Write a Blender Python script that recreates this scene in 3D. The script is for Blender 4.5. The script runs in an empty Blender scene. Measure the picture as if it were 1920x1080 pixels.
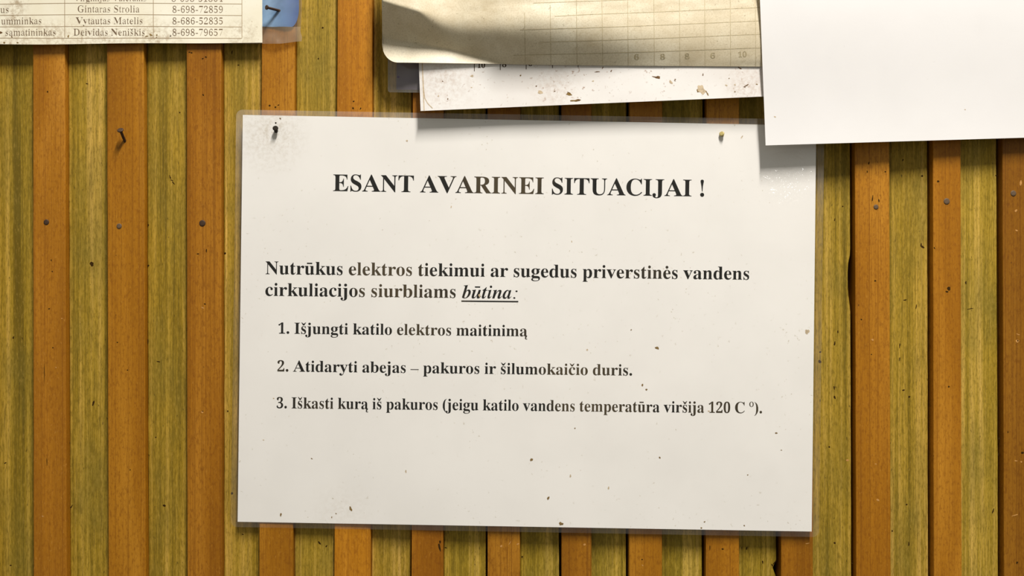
import bpy, bmesh, math, random, json
from mathutils import Vector, Matrix, noise
from mathutils.geometry import tessellate_polygon

S = bpy.context.scene
COL = S.collection
random.seed(7)

# ------------------------------------------------------------------ camera, light, exposure
D = 0.52                  # lens to wall, metres
ZC = 1.50                 # height of the lens
PX = 0.279e-3             # metres of wall seen by one photo pixel (at the face of the boards)

cam = bpy.data.cameras.new('camera')
cam.sensor_width = 36.0
cam.lens = 36.0 * D / (1920 * PX)
cam.clip_start = 0.01
cam_o = bpy.data.objects.new('camera', cam)
cam_o.location = (0, -D, ZC)
cam_o.rotation_euler = (math.pi / 2, 0, 0)
COL.objects.link(cam_o)
S.camera = cam_o

world = bpy.data.worlds.new('room_bounce')
S.world = world
world.use_nodes = True
bg = world.node_tree.nodes['Background']
# what the room throws back: a pale ceiling above, dark walls and floor around and below
wt = world.node_tree
w_tc = wt.nodes.new('ShaderNodeTexCoord')
w_sep = wt.nodes.new('ShaderNodeSeparateXYZ')
w_rmp = wt.nodes.new('ShaderNodeValToRGB')
w_map = wt.nodes.new('ShaderNodeMapRange')
w_map.inputs['From Min'].default_value = -1.0
wt.links.new(w_tc.outputs['Generated'], w_sep.inputs[0])
wt.links.new(w_sep.outputs[2], w_map.inputs['Value'])
wt.links.new(w_map.outputs[0], w_rmp.inputs[0])
w_rmp.color_ramp.elements[0].position = 0.35
w_rmp.color_ramp.elements[0].color = (0.44, 0.43, 0.37, 1)
w_rmp.color_ramp.elements[1].position = 0.85
w_rmp.color_ramp.elements[1].color = (1.0, 0.98, 0.91, 1)
wt.links.new(w_rmp.outputs[0], bg.inputs[0])
bg.inputs[1].default_value = 0.40

lamp = bpy.data.lights.new('ceiling_tube', 'AREA')        # the tube lamp under the ceiling
lamp.shape = 'RECTANGLE'
lamp.size = 0.05
lamp.size_y = 0.44
lamp.energy = 31.2
lamp.color = (1.0, 0.972, 0.925)
lamp_o = bpy.data.objects.new('ceiling_tube', lamp)
lamp_o.location = (0.19, -0.65, ZC + 1.12)
COL.objects.link(lamp_o)

S.view_settings.view_transform = 'Standard'
S.view_settings.look = 'None'
S.view_settings.exposure = 0.0
S.view_settings.gamma = 1.0
S.view_settings.use_curve_mapping = False


# ------------------------------------------------------------------ helpers
def P(px, py, d):
    """Photo pixel -> place in the room at d millimetres in front of the boards."""
    k = (D - d * 1e-3) / D
    return Vector(((px - 960) * PX * k, -d * 1e-3, ZC + (540 - py) * PX * k))


def sstep(a, b, x):
    t = min(1.0, max(0.0, (x - a) / (b - a)))
    return t * t * (3 - 2 * t)


def lerp(a, b, t):
    return a + (b - a) * t


def interp(pts, x):
    if x <= pts[0][0]:
        return pts[0][1]
    for (a, va), (b, vb) in zip(pts, pts[1:]):
        if x <= b:
            return lerp(va, vb, (x - a) / (b - a))
    return pts[-1][1]


def srgb(r, g, b):
    f = lambda c: (c / 255 / 12.92) if c / 255 <= 0.04045 else ((c / 255 + 0.055) / 1.055) ** 2.4
    return (f(r), f(g), f(b), 1)


class Mesh:
    """Collects faces in room coordinates and links them as one object."""
    def __init__(self):
        self.v, self.f, self.m, self.smooth = [], [], [], []

    def face(self, pts, mi=0, smooth=False):
        n = len(self.v)
        self.v += [tuple(p) for p in pts]
        self.f.append(list(range(n, n + len(pts))))
        self.m.append(mi)
        self.smooth.append(smooth)

    def grid(self, rows, mi=0, smooth=True, flip=False, mfun=None):
        n = len(self.v)
        w = len(rows[0])
        for r in rows:
            self.v += [tuple(p) for p in r]
        for j in range(len(rows) - 1):
            for i in range(w - 1):
                q = [n + j * w + i, n + (j + 1) * w + i, n + (j + 1) * w + i + 1, n + j * w + i + 1]
                self.f.append(q[::-1] if flip else q)
                self.m.append(mfun(i, j) if mfun else mi)
                self.smooth.append(smooth)

    def build(self, name, mats, parent=None, origin=None):
        o3 = Vector(origin) if origin is not None else Vector((0, 0, 0))
        me = bpy.data.meshes.new(name)
        me.from_pydata([tuple(Vector(p) - o3) for p in self.v], [], self.f)
        for mt in (mats if isinstance(mats, (list, tuple)) else [mats]):
            me.materials.append(mt)
        for p, mi, sm in zip(me.polygons, self.m, self.smooth):
            p.material_index = mi
            p.use_smooth = sm
        me.update()
        o = bpy.data.objects.new(name, me)
        COL.objects.link(o)
        if parent is not None:
            o.parent = parent
            q, off = parent, Vector((0, 0, 0))
            while q is not None:
                off += q.location
                q = q.parent
            o.location = o3 - off
        else:
            o.location = o3
        return o


def tag(o, label=None, cat=None, group=None, kind=None):
    for k, v in (('label', label), ('category', cat), ('group', group), ('kind', kind)):
        if v:
            o[k] = v
    return o


def empty(name, loc):
    o = bpy.data.objects.new(name, None)
    o.empty_display_size = 0.01
    o.location = loc
    COL.objects.link(o)
    return o


def blob(px, py, rx, ry, rot=0.0, n=22, rough=0.28, seed=0):
    """Irregular outline of a small spot, in photo pixels."""
    rnd = random.Random(int(px * 13 + py * 7 + seed))
    out = []
    ph = [(h, rnd.uniform(0, 6.28), rough * rnd.uniform(.3, 1.0) / h ** .45) for h in (2, 3, 5)]
    for i in range(n):
        a = 2 * math.pi * i / n
        k = 1 + sum(s * math.sin(h * a + p) for h, p, s in ph)
        x, y = rx * k * math.cos(a), ry * k * math.sin(a)
        out.append((px + x * math.cos(rot) - y * math.sin(rot), py + x * math.sin(rot) + y * math.cos(rot)))
    return out[::-1]


# ------------------------------------------------------------------ materials
def new_mat(name):
    m = bpy.data.materials.new(name)
    m.use_nodes = True
    nt = m.node_tree
    return m, nt, nt.nodes['Principled BSDF']


def N(nt, typ, **kw):
    n = nt.nodes.new(typ)
    for k, v in kw.items():
        if k in n.inputs:
            n.inputs[k].default_value = v
        else:
            setattr(n, k, v)
    return n


def ramp(nt, src, stops, interp_mode='LINEAR'):
    r = nt.nodes.new('ShaderNodeValToRGB')
    r.color_ramp.interpolation = interp_mode
    e = r.color_ramp.elements
    while len(e) < len(stops):
        e.new(0.5)
    for el, (p, c) in zip(e, stops):
        el.position = p
        el.color = c if len(c) == 4 else (*c, 1)
    nt.links.new(src, r.inputs[0])
    return r.outputs[0]


def mix(nt, fac, a, b, mode='MIX'):
    n = nt.nodes.new('ShaderNodeMix')
    n.data_type = 'RGBA'
    n.blend_type = mode
    for sock, val in ((n.inputs[0], fac), (n.inputs[6], a), (n.inputs[7], b)):
        if hasattr(val, 'node'):
            nt.links.new(val, sock)
        else:
            sock.default_value = val
    return n.outputs[2]


def math_n(nt, op, a, b=0.0, clamp=False):
    n = nt.nodes.new('ShaderNodeMath')
    n.operation = op
    n.use_clamp = clamp
    for sock, val in ((n.inputs[0], a), (n.inputs[1], b)):
        if hasattr(val, 'node'):
            nt.links.new(val, sock)
        else:
            sock.default_value = val
    return n.outputs[0]


def noise_n(nt, vec, scale, detail=3.0, rough=0.55, dist=0.0):
    n = N(nt, 'ShaderNodeTexNoise', Scale=scale, Detail=detail, Roughness=rough, Distortion=dist)
    nt.links.new(vec, n.inputs['Vector'])
    return n.outputs['Fac']


def wood_vec(nt, sx, sz):
    """Object coordinates stretched along the board, shifted board by board."""
    tc = N(nt, 'ShaderNodeTexCoord')
    oi = N(nt, 'ShaderNodeObjectInfo')
    mul = nt.nodes.new('ShaderNodeVectorMath')
    mul.operation = 'MULTIPLY'
    mul.inputs[1].default_value = (sx, sx, sz)
    nt.links.new(tc.outputs['Object'], mul.inputs[0])
    sh = nt.nodes.new('ShaderNodeVectorMath')
    sh.operation = 'SCALE'
    sh.inputs[0].default_value = (37.0, 11.0, 53.0)
    nt.links.new(oi.outputs['Random'], sh.inputs['Scale'])
    ad = nt.nodes.new('ShaderNodeVectorMath')
    ad.operation = 'ADD'
    nt.links.new(mul.outputs[0], ad.inputs[0])
    nt.links.new(sh.outputs[0], ad.inputs[1])
    return ad.outputs[0]


def bump(nt, bsdf, height, strength, dist):
    b = N(nt, 'ShaderNodeBump', Strength=strength, Distance=dist)
    nt.links.new(height, b.inputs['Height'])
    nt.links.new(b.outputs[0], bsdf.inputs['Normal'])
    return b


def olive_wood():
    m, nt, b = new_mat('olive_stained_pine')
    broad = noise_n(nt, wood_vec(nt, 150, 2.2), 1.0, 2.0, 0.5, 0.4)
    streak = noise_n(nt, wood_vec(nt, 380, 4), 1.0, 4.0, 0.65, 0.3)
    grain = noise_n(nt, wood_vec(nt, 2600, 60), 1.0, 2.0, 0.6)
    blot = noise_n(nt, wood_vec(nt, 60, 25), 1.0, 3.0, 0.6)
    f = math_n(nt, 'ADD', math_n(nt, 'MULTIPLY', broad, 0.3), math_n(nt, 'MULTIPLY', streak, 0.7))
    c = ramp(nt, f, [(0.34, srgb(109, 86, 10)), (0.43, srgb(154, 122, 27)), (0.51, srgb(176, 140, 43)), (0.63, srgb(216, 172, 82))])
    c = mix(nt, ramp(nt, blot, [(0.42, (0, 0, 0)), (0.7, (0.55, 0.55, 0.55))]), c, srgb(124, 106, 38))
    c = mix(nt, ramp(nt, grain, [(0.36, (0.5, 0.5, 0.5)), (0.52, (0, 0, 0))]), c, srgb(100, 80, 18))
    mott = noise_n(nt, wood_vec(nt, 1300, 330), 1.0, 3.0, 0.7)
    c = mix(nt, ramp(nt, mott, [(0.36, (0.5, 0.5, 0.5)), (0.5, (0, 0, 0))]), c, srgb(104, 82, 12))
    c = mix(nt, ramp(nt, mott, [(0.54, (0, 0, 0)), (0.7, (0.28, 0.28, 0.28))]), c, srgb(204, 164, 78))
    pits = noise_n(nt, wood_vec(nt, 900, 300), 1.0, 2.0, 0.6)
    c = mix(nt, ramp(nt, pits, [(0.70, (0, 0, 0)), (0.76, (0.75, 0.75, 0.75))]), c, srgb(52, 38, 8))
    oi = N(nt, 'ShaderNodeObjectInfo')
    c = mix(nt, 1.0, c, oi.outputs['Color'], 'MULTIPLY')
    nt.links.new(c, b.inputs['Base Color'])
    b.inputs['Roughness'].default_value = 0.62
    b.inputs['Specular IOR Level'].default_value = 0.25
    bump(nt, b, math_n(nt, 'ADD', streak, math_n(nt, 'MULTIPLY', grain, 0.5)), 0.5, 0.0003)
    return m


def orange_wood():
    m, nt, b = new_mat('orange_varnished_pine')
    broad = noise_n(nt, wood_vec(nt, 45, 4), 1.0, 3.0, 0.55, 0.5)
    lines = noise_n(nt, wood_vec(nt, 1500, 4), 1.0, 2.0, 0.5)
    fleck = noise_n(nt, wood_vec(nt, 1500, 520), 1.0, 3.0, 0.7)
    grain = noise_n(nt, wood_vec(nt, 3200, 110), 1.0, 2.0, 0.6)
    c = ramp(nt, broad, [(0.30, srgb(140, 87, 5)), (0.5, srgb(168, 109, 15)), (0.72, srgb(194, 133, 36))])
    c = mix(nt, ramp(nt, lines, [(0.32, (0.5, 0.5, 0.5)), (0.47, (0, 0, 0))]), c, srgb(118, 68, 6))
    c = mix(nt, ramp(nt, grain, [(0.36, (0.4, 0.4, 0.4)), (0.52, (0, 0, 0))]), c, srgb(134, 80, 8))
    c = mix(nt, ramp(nt, fleck, [(0.58, (0, 0, 0)), (0.75, (0.4, 0.4, 0.4))]), c, srgb(208, 150, 58))
    mott = noise_n(nt, wood_vec(nt, 900, 380), 1.0, 3.0, 0.7)
    c = mix(nt, ramp(nt, mott, [(0.34, (0.55, 0.55, 0.55)), (0.5, (0, 0, 0))]), c, srgb(128, 74, 4))
    pits = noise_n(nt, wood_vec(nt, 620, 260), 1.0, 2.0, 0.6)
    c = mix(nt, ramp(nt, pits, [(0.74, (0, 0, 0)), (0.79, (0.7, 0.7, 0.7))]), c, srgb(70, 34, 4))
    oi = N(nt, 'ShaderNodeObjectInfo')
    c = mix(nt, 1.0, c, oi.outputs['Color'], 'MULTIPLY')
    nt.links.new(c, b.inputs['Base Color'])
    b.inputs['Roughness'].default_value = 0.5
    b.inputs['Specular IOR Level'].default_value = 0.28
    bump(nt, b, math_n(nt, 'ADD', lines, math_n(nt, 'MULTIPLY', fleck, 0.4)), 0.35, 0.0002)
    return m


def plain(name, col, rough=0.7, spec=0.2, metal=0.0):
    m, nt, b = new_mat(name)
    tc = N(nt, 'ShaderNodeTexCoord')
    n = noise_n(nt, tc.outputs['Object'], 700, 3.0, 0.6)
    dark = tuple(c * 0.72 for c in col[:3]) + (1,)
    nt.links.new(ramp(nt, n, [(0.35, dark), (0.6, col)]), b.inputs['Base Color'])
    b.inputs['Roughness'].default_value = rough
    b.inputs['Specular IOR Level'].default_value = spec
    b.inputs['Metallic'].default_value = metal
    return m


def paper(name, base, shade, speck, speck_amt=0.5, rough=0.75, dirt=(), dirt_col=None, coat=0.0, edge=None, spec=0.25, speck_lo=0.67):
    """Paper with a faint mottle, fine specks and soiled places; dirt = (point, radius, strength)."""
    m, nt, b = new_mat(name)
    g = N(nt, 'ShaderNodeNewGeometry')
    pos = g.outputs['Position']
    cloud = noise_n(nt, pos, 26, 3.0, 0.6)
    c = ramp(nt, cloud, [(0.35, shade), (0.62, base)])
    fib = noise_n(nt, pos, 900, 2.0, 0.6)
    c = mix(nt, ramp(nt, fib, [(0.3, (0.22, 0.22, 0.22)), (0.55, (0, 0, 0))]), c, shade)
    sp = noise_n(nt, pos, 620, 2.0, 0.5)
    where = ramp(nt, noise_n(nt, pos, 30, 2.0, 0.6), [(0.4, (0.15, 0.15, 0.15)), (0.65, (1, 1, 1))])
    fac = mix(nt, 1.0, ramp(nt, sp, [(speck_lo, (0, 0, 0)), (speck_lo + 0.07, (speck_amt,) * 3)]), where, 'MULTIPLY')
    c = mix(nt, fac, c, speck)
    if dirt:
        grit = ramp(nt, noise_n(nt, pos, 420, 4.0, 0.75), [(0.42, (0, 0, 0)), (0.66, (1, 1, 1))])
        for p, r, st in dirt:
            vm = nt.nodes.new('ShaderNodeVectorMath')
            vm.operation = 'DISTANCE'
            nt.links.new(pos, vm.inputs[0])
            vm.inputs[1].default_value = p
            mr = N(nt, 'ShaderNodeMapRange')
            mr.inputs['From Min'].default_value = 0.0
            mr.inputs['From Max'].default_value = r
            mr.inputs['To Min'].default_value = st
            mr.inputs['To Max'].default_value = 0.0
            nt.links.new(vm.outputs['Value'], mr.inputs['Value'])
            c = mix(nt, mix(nt, 1.0, grit, mr.outputs[0], 'MULTIPLY'), c, dirt_col)
    nt.links.new(c, b.inputs['Base Color'])
    b.inputs['Roughness'].default_value = rough
    b.inputs['Specular IOR Level'].default_value = spec
    b.inputs['Coat Weight'].default_value = coat
    b.inputs['Coat Roughness'].default_value = 0.18
    bump(nt, b, fib, 0.06, 0.0002)
    return m


def film(name, milk, tint, rough=0.10, refl=0.05, wrinkle=None, milk_col=(0.86, 0.80, 0.68, 1), top_milk=None):
    """Clear plastic: lets light through, a little milky, a little glossy."""
    m = bpy.data.materials.new(name)
    m.use_nodes = True
    nt = m.node_tree
    nt.nodes.clear()
    out = N(nt, 'ShaderNodeOutputMaterial')
    tr = N(nt, 'ShaderNodeBsdfTransparent')
    tr.inputs[0].default_value = tint
    df = N(nt, 'ShaderNodeBsdfDiffuse')
    df.inputs[0].default_value = milk_col
    gl = N(nt, 'ShaderNodeBsdfGlossy')
    gl.inputs['Roughness'].default_value = rough
    gl.inputs[0].default_value = (1, 1, 1, 1)
    g = N(nt, 'ShaderNodeNewGeometry')
    m1 = N(nt, 'ShaderNodeMixShader')
    cl = noise_n(nt, g.outputs['Position'], 40, 3.0, 0.6)
    fac = ramp(nt, cl, [(0.3, (milk * 0.5,) * 3), (0.7, (milk * 1.5,) * 3)])
    if top_milk:                                           # milkiness is strongest along the upper edge, weaker below
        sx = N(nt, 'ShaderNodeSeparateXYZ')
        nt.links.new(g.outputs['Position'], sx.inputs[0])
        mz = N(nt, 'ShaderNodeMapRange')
        mz.inputs['From Min'].default_value, mz.inputs['From Max'].default_value = top_milk[0], top_milk[1]
        mz.inputs['To Min'].default_value, mz.inputs['To Max'].default_value = top_milk[2], 1.0
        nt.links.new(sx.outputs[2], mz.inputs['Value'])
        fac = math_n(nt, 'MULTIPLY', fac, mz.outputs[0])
    nt.links.new(fac, m1.inputs[0])
    nt.links.new(tr.outputs[0], m1.inputs[1])
    nt.links.new(df.outputs[0], m1.inputs[2])
    m2 = N(nt, 'ShaderNodeMixShader')
    m2.inputs[0].default_value = refl
    nt.links.new(m1.outputs[0], m2.inputs[1])
    nt.links.new(gl.outputs[0], m2.inputs[2])
    nt.links.new(m2.outputs[0], out.inputs[0])
    if wrinkle:
        pt, r, scale, st = wrinkle
        vm = nt.nodes.new('ShaderNodeVectorMath')
        vm.operation = 'DISTANCE'
        nt.links.new(g.outputs['Position'], vm.inputs[0])
        vm.inputs[1].default_value = pt
        mr = N(nt, 'ShaderNodeMapRange')
        mr.inputs['From Min'].default_value = r * 0.45
        mr.inputs['From Max'].default_value = r
        mr.inputs['To Min'].default_value = 1.0
        mr.inputs['To Max'].default_value = 0.0
        nt.links.new(vm.outputs['Value'], mr.inputs['Value'])
        h = noise_n(nt, g.outputs['Position'], scale, 2.0, 0.5, 1.2)
        bp = N(nt, 'ShaderNodeBump', Strength=1.0, Distance=st)
        nt.links.new(math_n(nt, 'MULTIPLY', h, mr.outputs[0]), bp.inputs['Height'])
        nt.links.new(bp.outputs[0], gl.inputs['Normal'])
    return m


def ink(name, dark, pale):
    m, nt, b = new_mat(name)
    g = N(nt, 'ShaderNodeNewGeometry')
    n = noise_n(nt, g.outputs['Position'], 17, 1.0, 0.4)
    nt.links.new(ramp(nt, n, [(0.50, dark), (0.63, pale)]), b.inputs['Base Color'])
    b.inputs['Roughness'].default_value = 0.6
    b.inputs['Specular IOR Level'].default_value = 0.1
    return m


OLIVE = olive_wood()
ORANGE = orange_wood()
KNOT = plain('dark_hole_in_wood', srgb(60, 40, 14), 0.9, 0.05)
SCAR = plain('pale_scratched_wood', srgb(206, 150, 84), 0.8, 0.1)
BACKING = plain('dark_unlit_backing_wood', srgb(58, 40, 16), 0.9, 0.05)
STEEL = plain('rusty_dark_steel', srgb(70, 50, 34), 0.6, 0.35, 0.1)
HEADST = plain('worn_grey_nail_steel', srgb(104, 84, 64), 0.6, 0.3, 0.0)
BRASS = plain('yellowed_nail_head', srgb(176, 158, 96), 0.5, 0.4, 0.2)
STAIN = plain('brown_fly_speck', srgb(140, 112, 66), 0.9, 0.05)
STAIN_D = plain('dark_brown_speck', srgb(122, 92, 62), 0.9, 0.05)
STAIN_T = plain('tan_smear', srgb(212, 190, 158), 0.9, 0.05)
BLACKSPOT = plain('black_rust_spot', srgb(44, 36, 26), 0.9, 0.05)
INK = ink('black_laser_print', srgb(16, 14, 10), srgb(72, 60, 40))
INK_OLD = ink('faded_brown_grey_print', srgb(116, 95, 74), srgb(142, 119, 94))
INK_MID = ink('worn_brown_print', srgb(72, 54, 34), srgb(110, 88, 60))
RULE = ink('thin_faded_rule_print', srgb(160, 136, 106), srgb(180, 156, 124))


# ------------------------------------------------------------------ the wall: battens over boards
BAT = 4.0                 # battens stand this far (mm) in front of the boards
Y0, Y1 = -330.0, 1410.0   # boards run past the picture above and below
# left / right edge of each batten at the top and at the bottom of the photo
BATTENS = [(-86, -14, -84, -12), (61.5, 121, 62.7, 125), (200, 269, 203, 273), (349.5, 415, 351, 415.5),
           (491, 553, 485.7, 549), (633, 698.5, 626.5, 694.5), (774, 832, 771.5, 831), (914, 976, 914, 975),
           (1053, 1109, 1053, 1109), (1181, 1242, 1179.6, 1241.5), (1325, 1386, 1323.5, 1386), (1465, 1525, 1464.6, 1524.5),
           (1602, 1666.5, 1605.5, 1670.5), (1749, 1801, 1751, 1803.5), (1878.5, 1945, 1883, 1949), (2010, 2075, 2012, 2078)]
GAPS = [0, 0.5, 0.3, 0.4, 0.5, 1.0, 2.5, 2.5, 3.5, 4.0, 4.0, 5.0, 3.5, 4.0, 3.5, 4.0]      # gap left of each batten
TINTS = [(1, 1, 1), (1.06, 1.06, 1.5), (0.98, 0.98, 0.92), (0.90, 0.86, 0.84), (1.0, 1.0, 0.96), (1.26, 1.24, 1.3),
         (0.92, 0.86, 0.8), (0.84, 0.82, 0.8), (0.86, 0.84, 0.85), (0.95, 0.95, 0.9), (1.0, 1.0, 0.95), (0.92, 0.9, 0.85),
         (1.0, 0.98, 0.95), (0.98, 0.95, 0.88), (0.70, 0.68, 0.62), (1, 1, 1)]
OTINTS = [(0.95, 0.97, 0.9), (0.95, 0.97, 0.92), (1, 1, 0.95), (1.02, 1.02, 1.05), (0.97, 1, 0.97), (1.04, 1.04, 1.1),
          (0.95, 1, 0.9), (0.92, 0.98, 0.85), (0.92, 0.98, 0.85), (0.9, 0.97, 0.85), (0.95, 1, 0.95), (0.95, 0.98, 0.95),
          (1.0, 1.02, 1.02), (1.0, 1.05, 1.05), (1.03, 1.04, 1.05)]

# spots on the wood: x, y, half width, half height, turn, surface (0 hole, 1 pale scratch)
MARKS = [(359, 99, 2.2, 1.6, 0, 0), (355, 98, 1.8, 1.4, 0, 0), (386, 107, 2, 1.8, .5, 0), (380, 110, 2.2, 1.4, -.6, 0),
         (381, 178, 2.5, 1.3, .9, 0), (505.5, 198, 2, 2.2, 0, 0), (516.5, 201, 2, 2, 0, 0), (522, 197, 2, 1.2, -.5, 0),
         (663, 190, 2, 1.6, 0, 0), (662, 203, 1.6, 2.6, -.4, 0), (676, 203.5, 1.3, 2.5, .5, 0),
         (605, 52, 2, 2, 0, 0), (597, 110, 1.5, 2, .3, 0), (447, 122, 2.4, 1.2, 0, 0), (435, 98, 1.2, 4, .2, 0),
         (172, 495, 4.2, 5, 0, 0), (175, 756, 2.3, 5.5, .35, 0), (163, 157, 2.5, 1.2, .2, 0), (319, 332, 1.3, 4.5, -.4, 0),
         (325, 343, 1, 5, -.7, 0), (322, 338, 3.5, .9, .3, 0), (337, 211, 1.6, 1.4, 0, 0), (89, 172, 1.8, 1.8, 0, 0),
         (278, 498, 2, 2.2, 0, 0), (278, 422, 1.6, 2.2, 0, 0), (422, 475, 2, 2.6, .4, 0), (387, 470, 1.3, 3.6, .1, 0),
         (371, 476, 2.6, 1.2, .1, 0), (384, 570, 2, 1.5, .5, 0), (380, 577, 3.4, 1.4, .4, 1), (96, 488, 1.2, 2, 0, 0),
         (98, 509, 1.2, 1.8, -.6, 0), (92, 579, 1.8, 1.4, 0, 0), (99, 652, 1.6, 1.2, 0, 0), (105, 689, 1.6, 1.2, 0, 1),
         (116, 597, 1.4, 1.2, 0, 1), (25, 633, 1.6, 2.8, .3, 0), (277, 640, 2, 4.5, 0, 0), (297, 678, 4, 1.2, .2, 0),
         (220, 642, 1.8, 1.3, .4, 0), (239, 694, 2, 1, 0, 0), (379, 773, 3, 1.5, .4, 1), (380, 771, 1.6, 1, 0, 0),
         (134, 950, 1.2, 5, .6, 0), (130, 830, 1.4, 3, 0, 0), (308, 948, 3.6, 2.2, .2, 0), (292, 820, 1.6, 1.3, 0, 0),
         (427, 771, 1.6, 2, .3, 0), (435, 925, 2.6, 2.6, .4, 0), (244, 881, 1.4, 1.2, 0, 0), (80, 968, 2, 1.6, .4, 1),
         (88, 866, .7, 9, 0, 0), (83, 700, .6, 22, 0, 0), (20, 1060, 2.6, 1.2, 0, 0), (10, 868, 3, 1.2, -.5, 0),
         (455, 1002, 2.2, 1.2, .3, 0), (599, 1018, 4, 2, .8, 0), (612, 1024, 3, 1.2, -.7, 0), (824, 1026, 2.4, 8, -.2, 0),
         (825, 1016, 2, 3, 0, 0), (836, 1027, 3, 1, .3, 0), (979, 1044, 1.8, 1.8, 0, 0), (940, 1024, 2.4, 2.4, 0, 1),
         (956, 1018, .7, 5, .5, 1), (971, 1020, 3.4, 1.4, -.4, 1), (1096, 1021, 2.6, 2.4, 0, 1), (1204, 1049, 1.8, 1.4, 0, 0),
         (1205, 1060, 2.4, 1, .6, 1), (1355, 1029.5, 2.4, 1.8, 0, 0), (1331, 1027, .8, 6, 0, 0), (1430, 1054, 1.3, 4, -.2, 0),
         (1400, 1028, 1.3, 4, .2, 0), (1452, 1055, 1, 6, .75, 0), (1448, 1060, 1, 4.5, -.7, 0), (1514, 1019, 4, 1.2, -.2, 1),
         (1629, 306, 1.5, 3, .2, 0), (1626, 322, 1.2, 2.6, .1, 0), (1660, 322, 2, 1.4, 0, 0), (1641, 526.5, 2, 2, 0, 0),
         (1634, 664.5, 1.5, 1.2, 0, 0), (1636, 637, 3, 2, .4, 1), (1615, 599, 2, 1.3, .8, 0), (1636, 372, 1.2, 7, .1, 0),
         (1648, 376, 1.2, 4, -.1, 0), (1580, 387, 1.6, 1.6, 0, 0), (1565, 412, 1.2, 3, .2, 0), (1564, 727, 1.4, 4, -.2, 0),
         (1565, 745, 1.8, 4, -.3, 0), (1565, 644, 1.6, 4.6, .2, 0), (1571, 622, 1.4, 3, .1, 0), (1537, 678, 3.4, 3.4, 0, 0),
         (1538, 660, 2.2, 1.8, 0, 0), (1555, 838, 2.2, 1.6, .4, 0), (1589, 863, 3, 2.2, .3, 1), (1565, 1018, 2.4, 2, 0, 0),
         (1598, 1056, 3, .9, 0, 0), (1729, 330, 2.4, 2, .2, 0), (1693, 300, 1.2, 3, .3, 0), (1730, 463, 4, 2.2, .5, 0),
         (1727, 459, 1.3, 4.5, .1, 0), (1718, 575, 1.1, 5, .1, 0), (1697, 562.5, 4, 1.2, -.2, 0), (1694, 731.5, 3, 1.6, -.3, 0),
         (1705, 744, 2, 2.4, .4, 0), (1673, 995.5, 1.8, 1.6, 0, 0), (1700, 946, 2, 1.8, 0, 0), (1704, 1020, 1.3, 5, .1, 0),
         (1687, 648, 1.1, 6, .1, 0), (1687, 673, 1.1, 4, .1, 0), (1646, 937.5, 3.4, 2.2, .3, 1), (1642, 870, 2.2, 1.2, .2, 1),
         (1759, 340, 2.4, 2.4, 0, 0), (1779, 541, 4, 4, 0, 0), (1775.5, 547, 3, 2, 0, 0), (1811, 530, 1.6, 3.4, .1, 0),
         (1752, 465, 1, 3, -.5, 0), (1862, 958, 1.4, 6, .35, 0), (1868, 329, 2.6, 1.2, .1, 0), (1819, 579, 7, .8, -.2, 0),
         (1874, 822, 2, 3, 0, 0), (1872, 852, 1.4, 3.5, .1, 0), (1907.5, 639.5, 3.4, 3.4, 0, 1), (1908.5, 639, 1.4, 1.6, 0, 0),
         (1909, 627, 4.4, .8, .4, 1), (1914, 343, 2.4, 6, .2, 1), (1905, 395, 2.4, 3, .3, 1), (1906, 432, 2.6, 1.6, .2, 1),
         (1905, 864, 3, 1.4, .2, 1), (1915, 866, 1.8, 1.6, 0, 1), (1903, 966, 7, 1.1, -.25, 1), (1907, 1055, 2.2, 2.6, .3, 0),
         (1917, 849, 3, 2.6, 0, 0), (1779, 725, 2, 1.8, 0, 0), (1890, 810, 1.2, 1.8, 0, 0), (1646, 888, 6, 4.6, .5, 0)][:-1]

wall = Mesh()
a, b_ = P(-520, Y0, -16), P(2440, Y1, -16)
for (x0, x1, y0, y1, z0, z1) in ((a.x, b_.x, 0.010, 0.028, b_.z, a.z),):
    c = [Vector((x, y, z)) for z in (z0, z1) for y in (y0, y1) for x in (x0, x1)]
    for q in ((0, 1, 5, 4), (2, 6, 7, 3), (0, 4, 6, 2), (1, 3, 7, 5), (4, 5, 7, 6), (0, 2, 3, 1)):
        wall.face([c[i] for i in q])
WALL = wall.build('wall_back', BACKING, None, (0, 0.019, ZC))
tag(WALL, kind='structure')


def edge_at(e, y):
    """Edge given at photo rows 0 and 1080, carried on beyond them."""
    return e[0] + (e[1] - e[0]) * y / 1080.0


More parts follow.
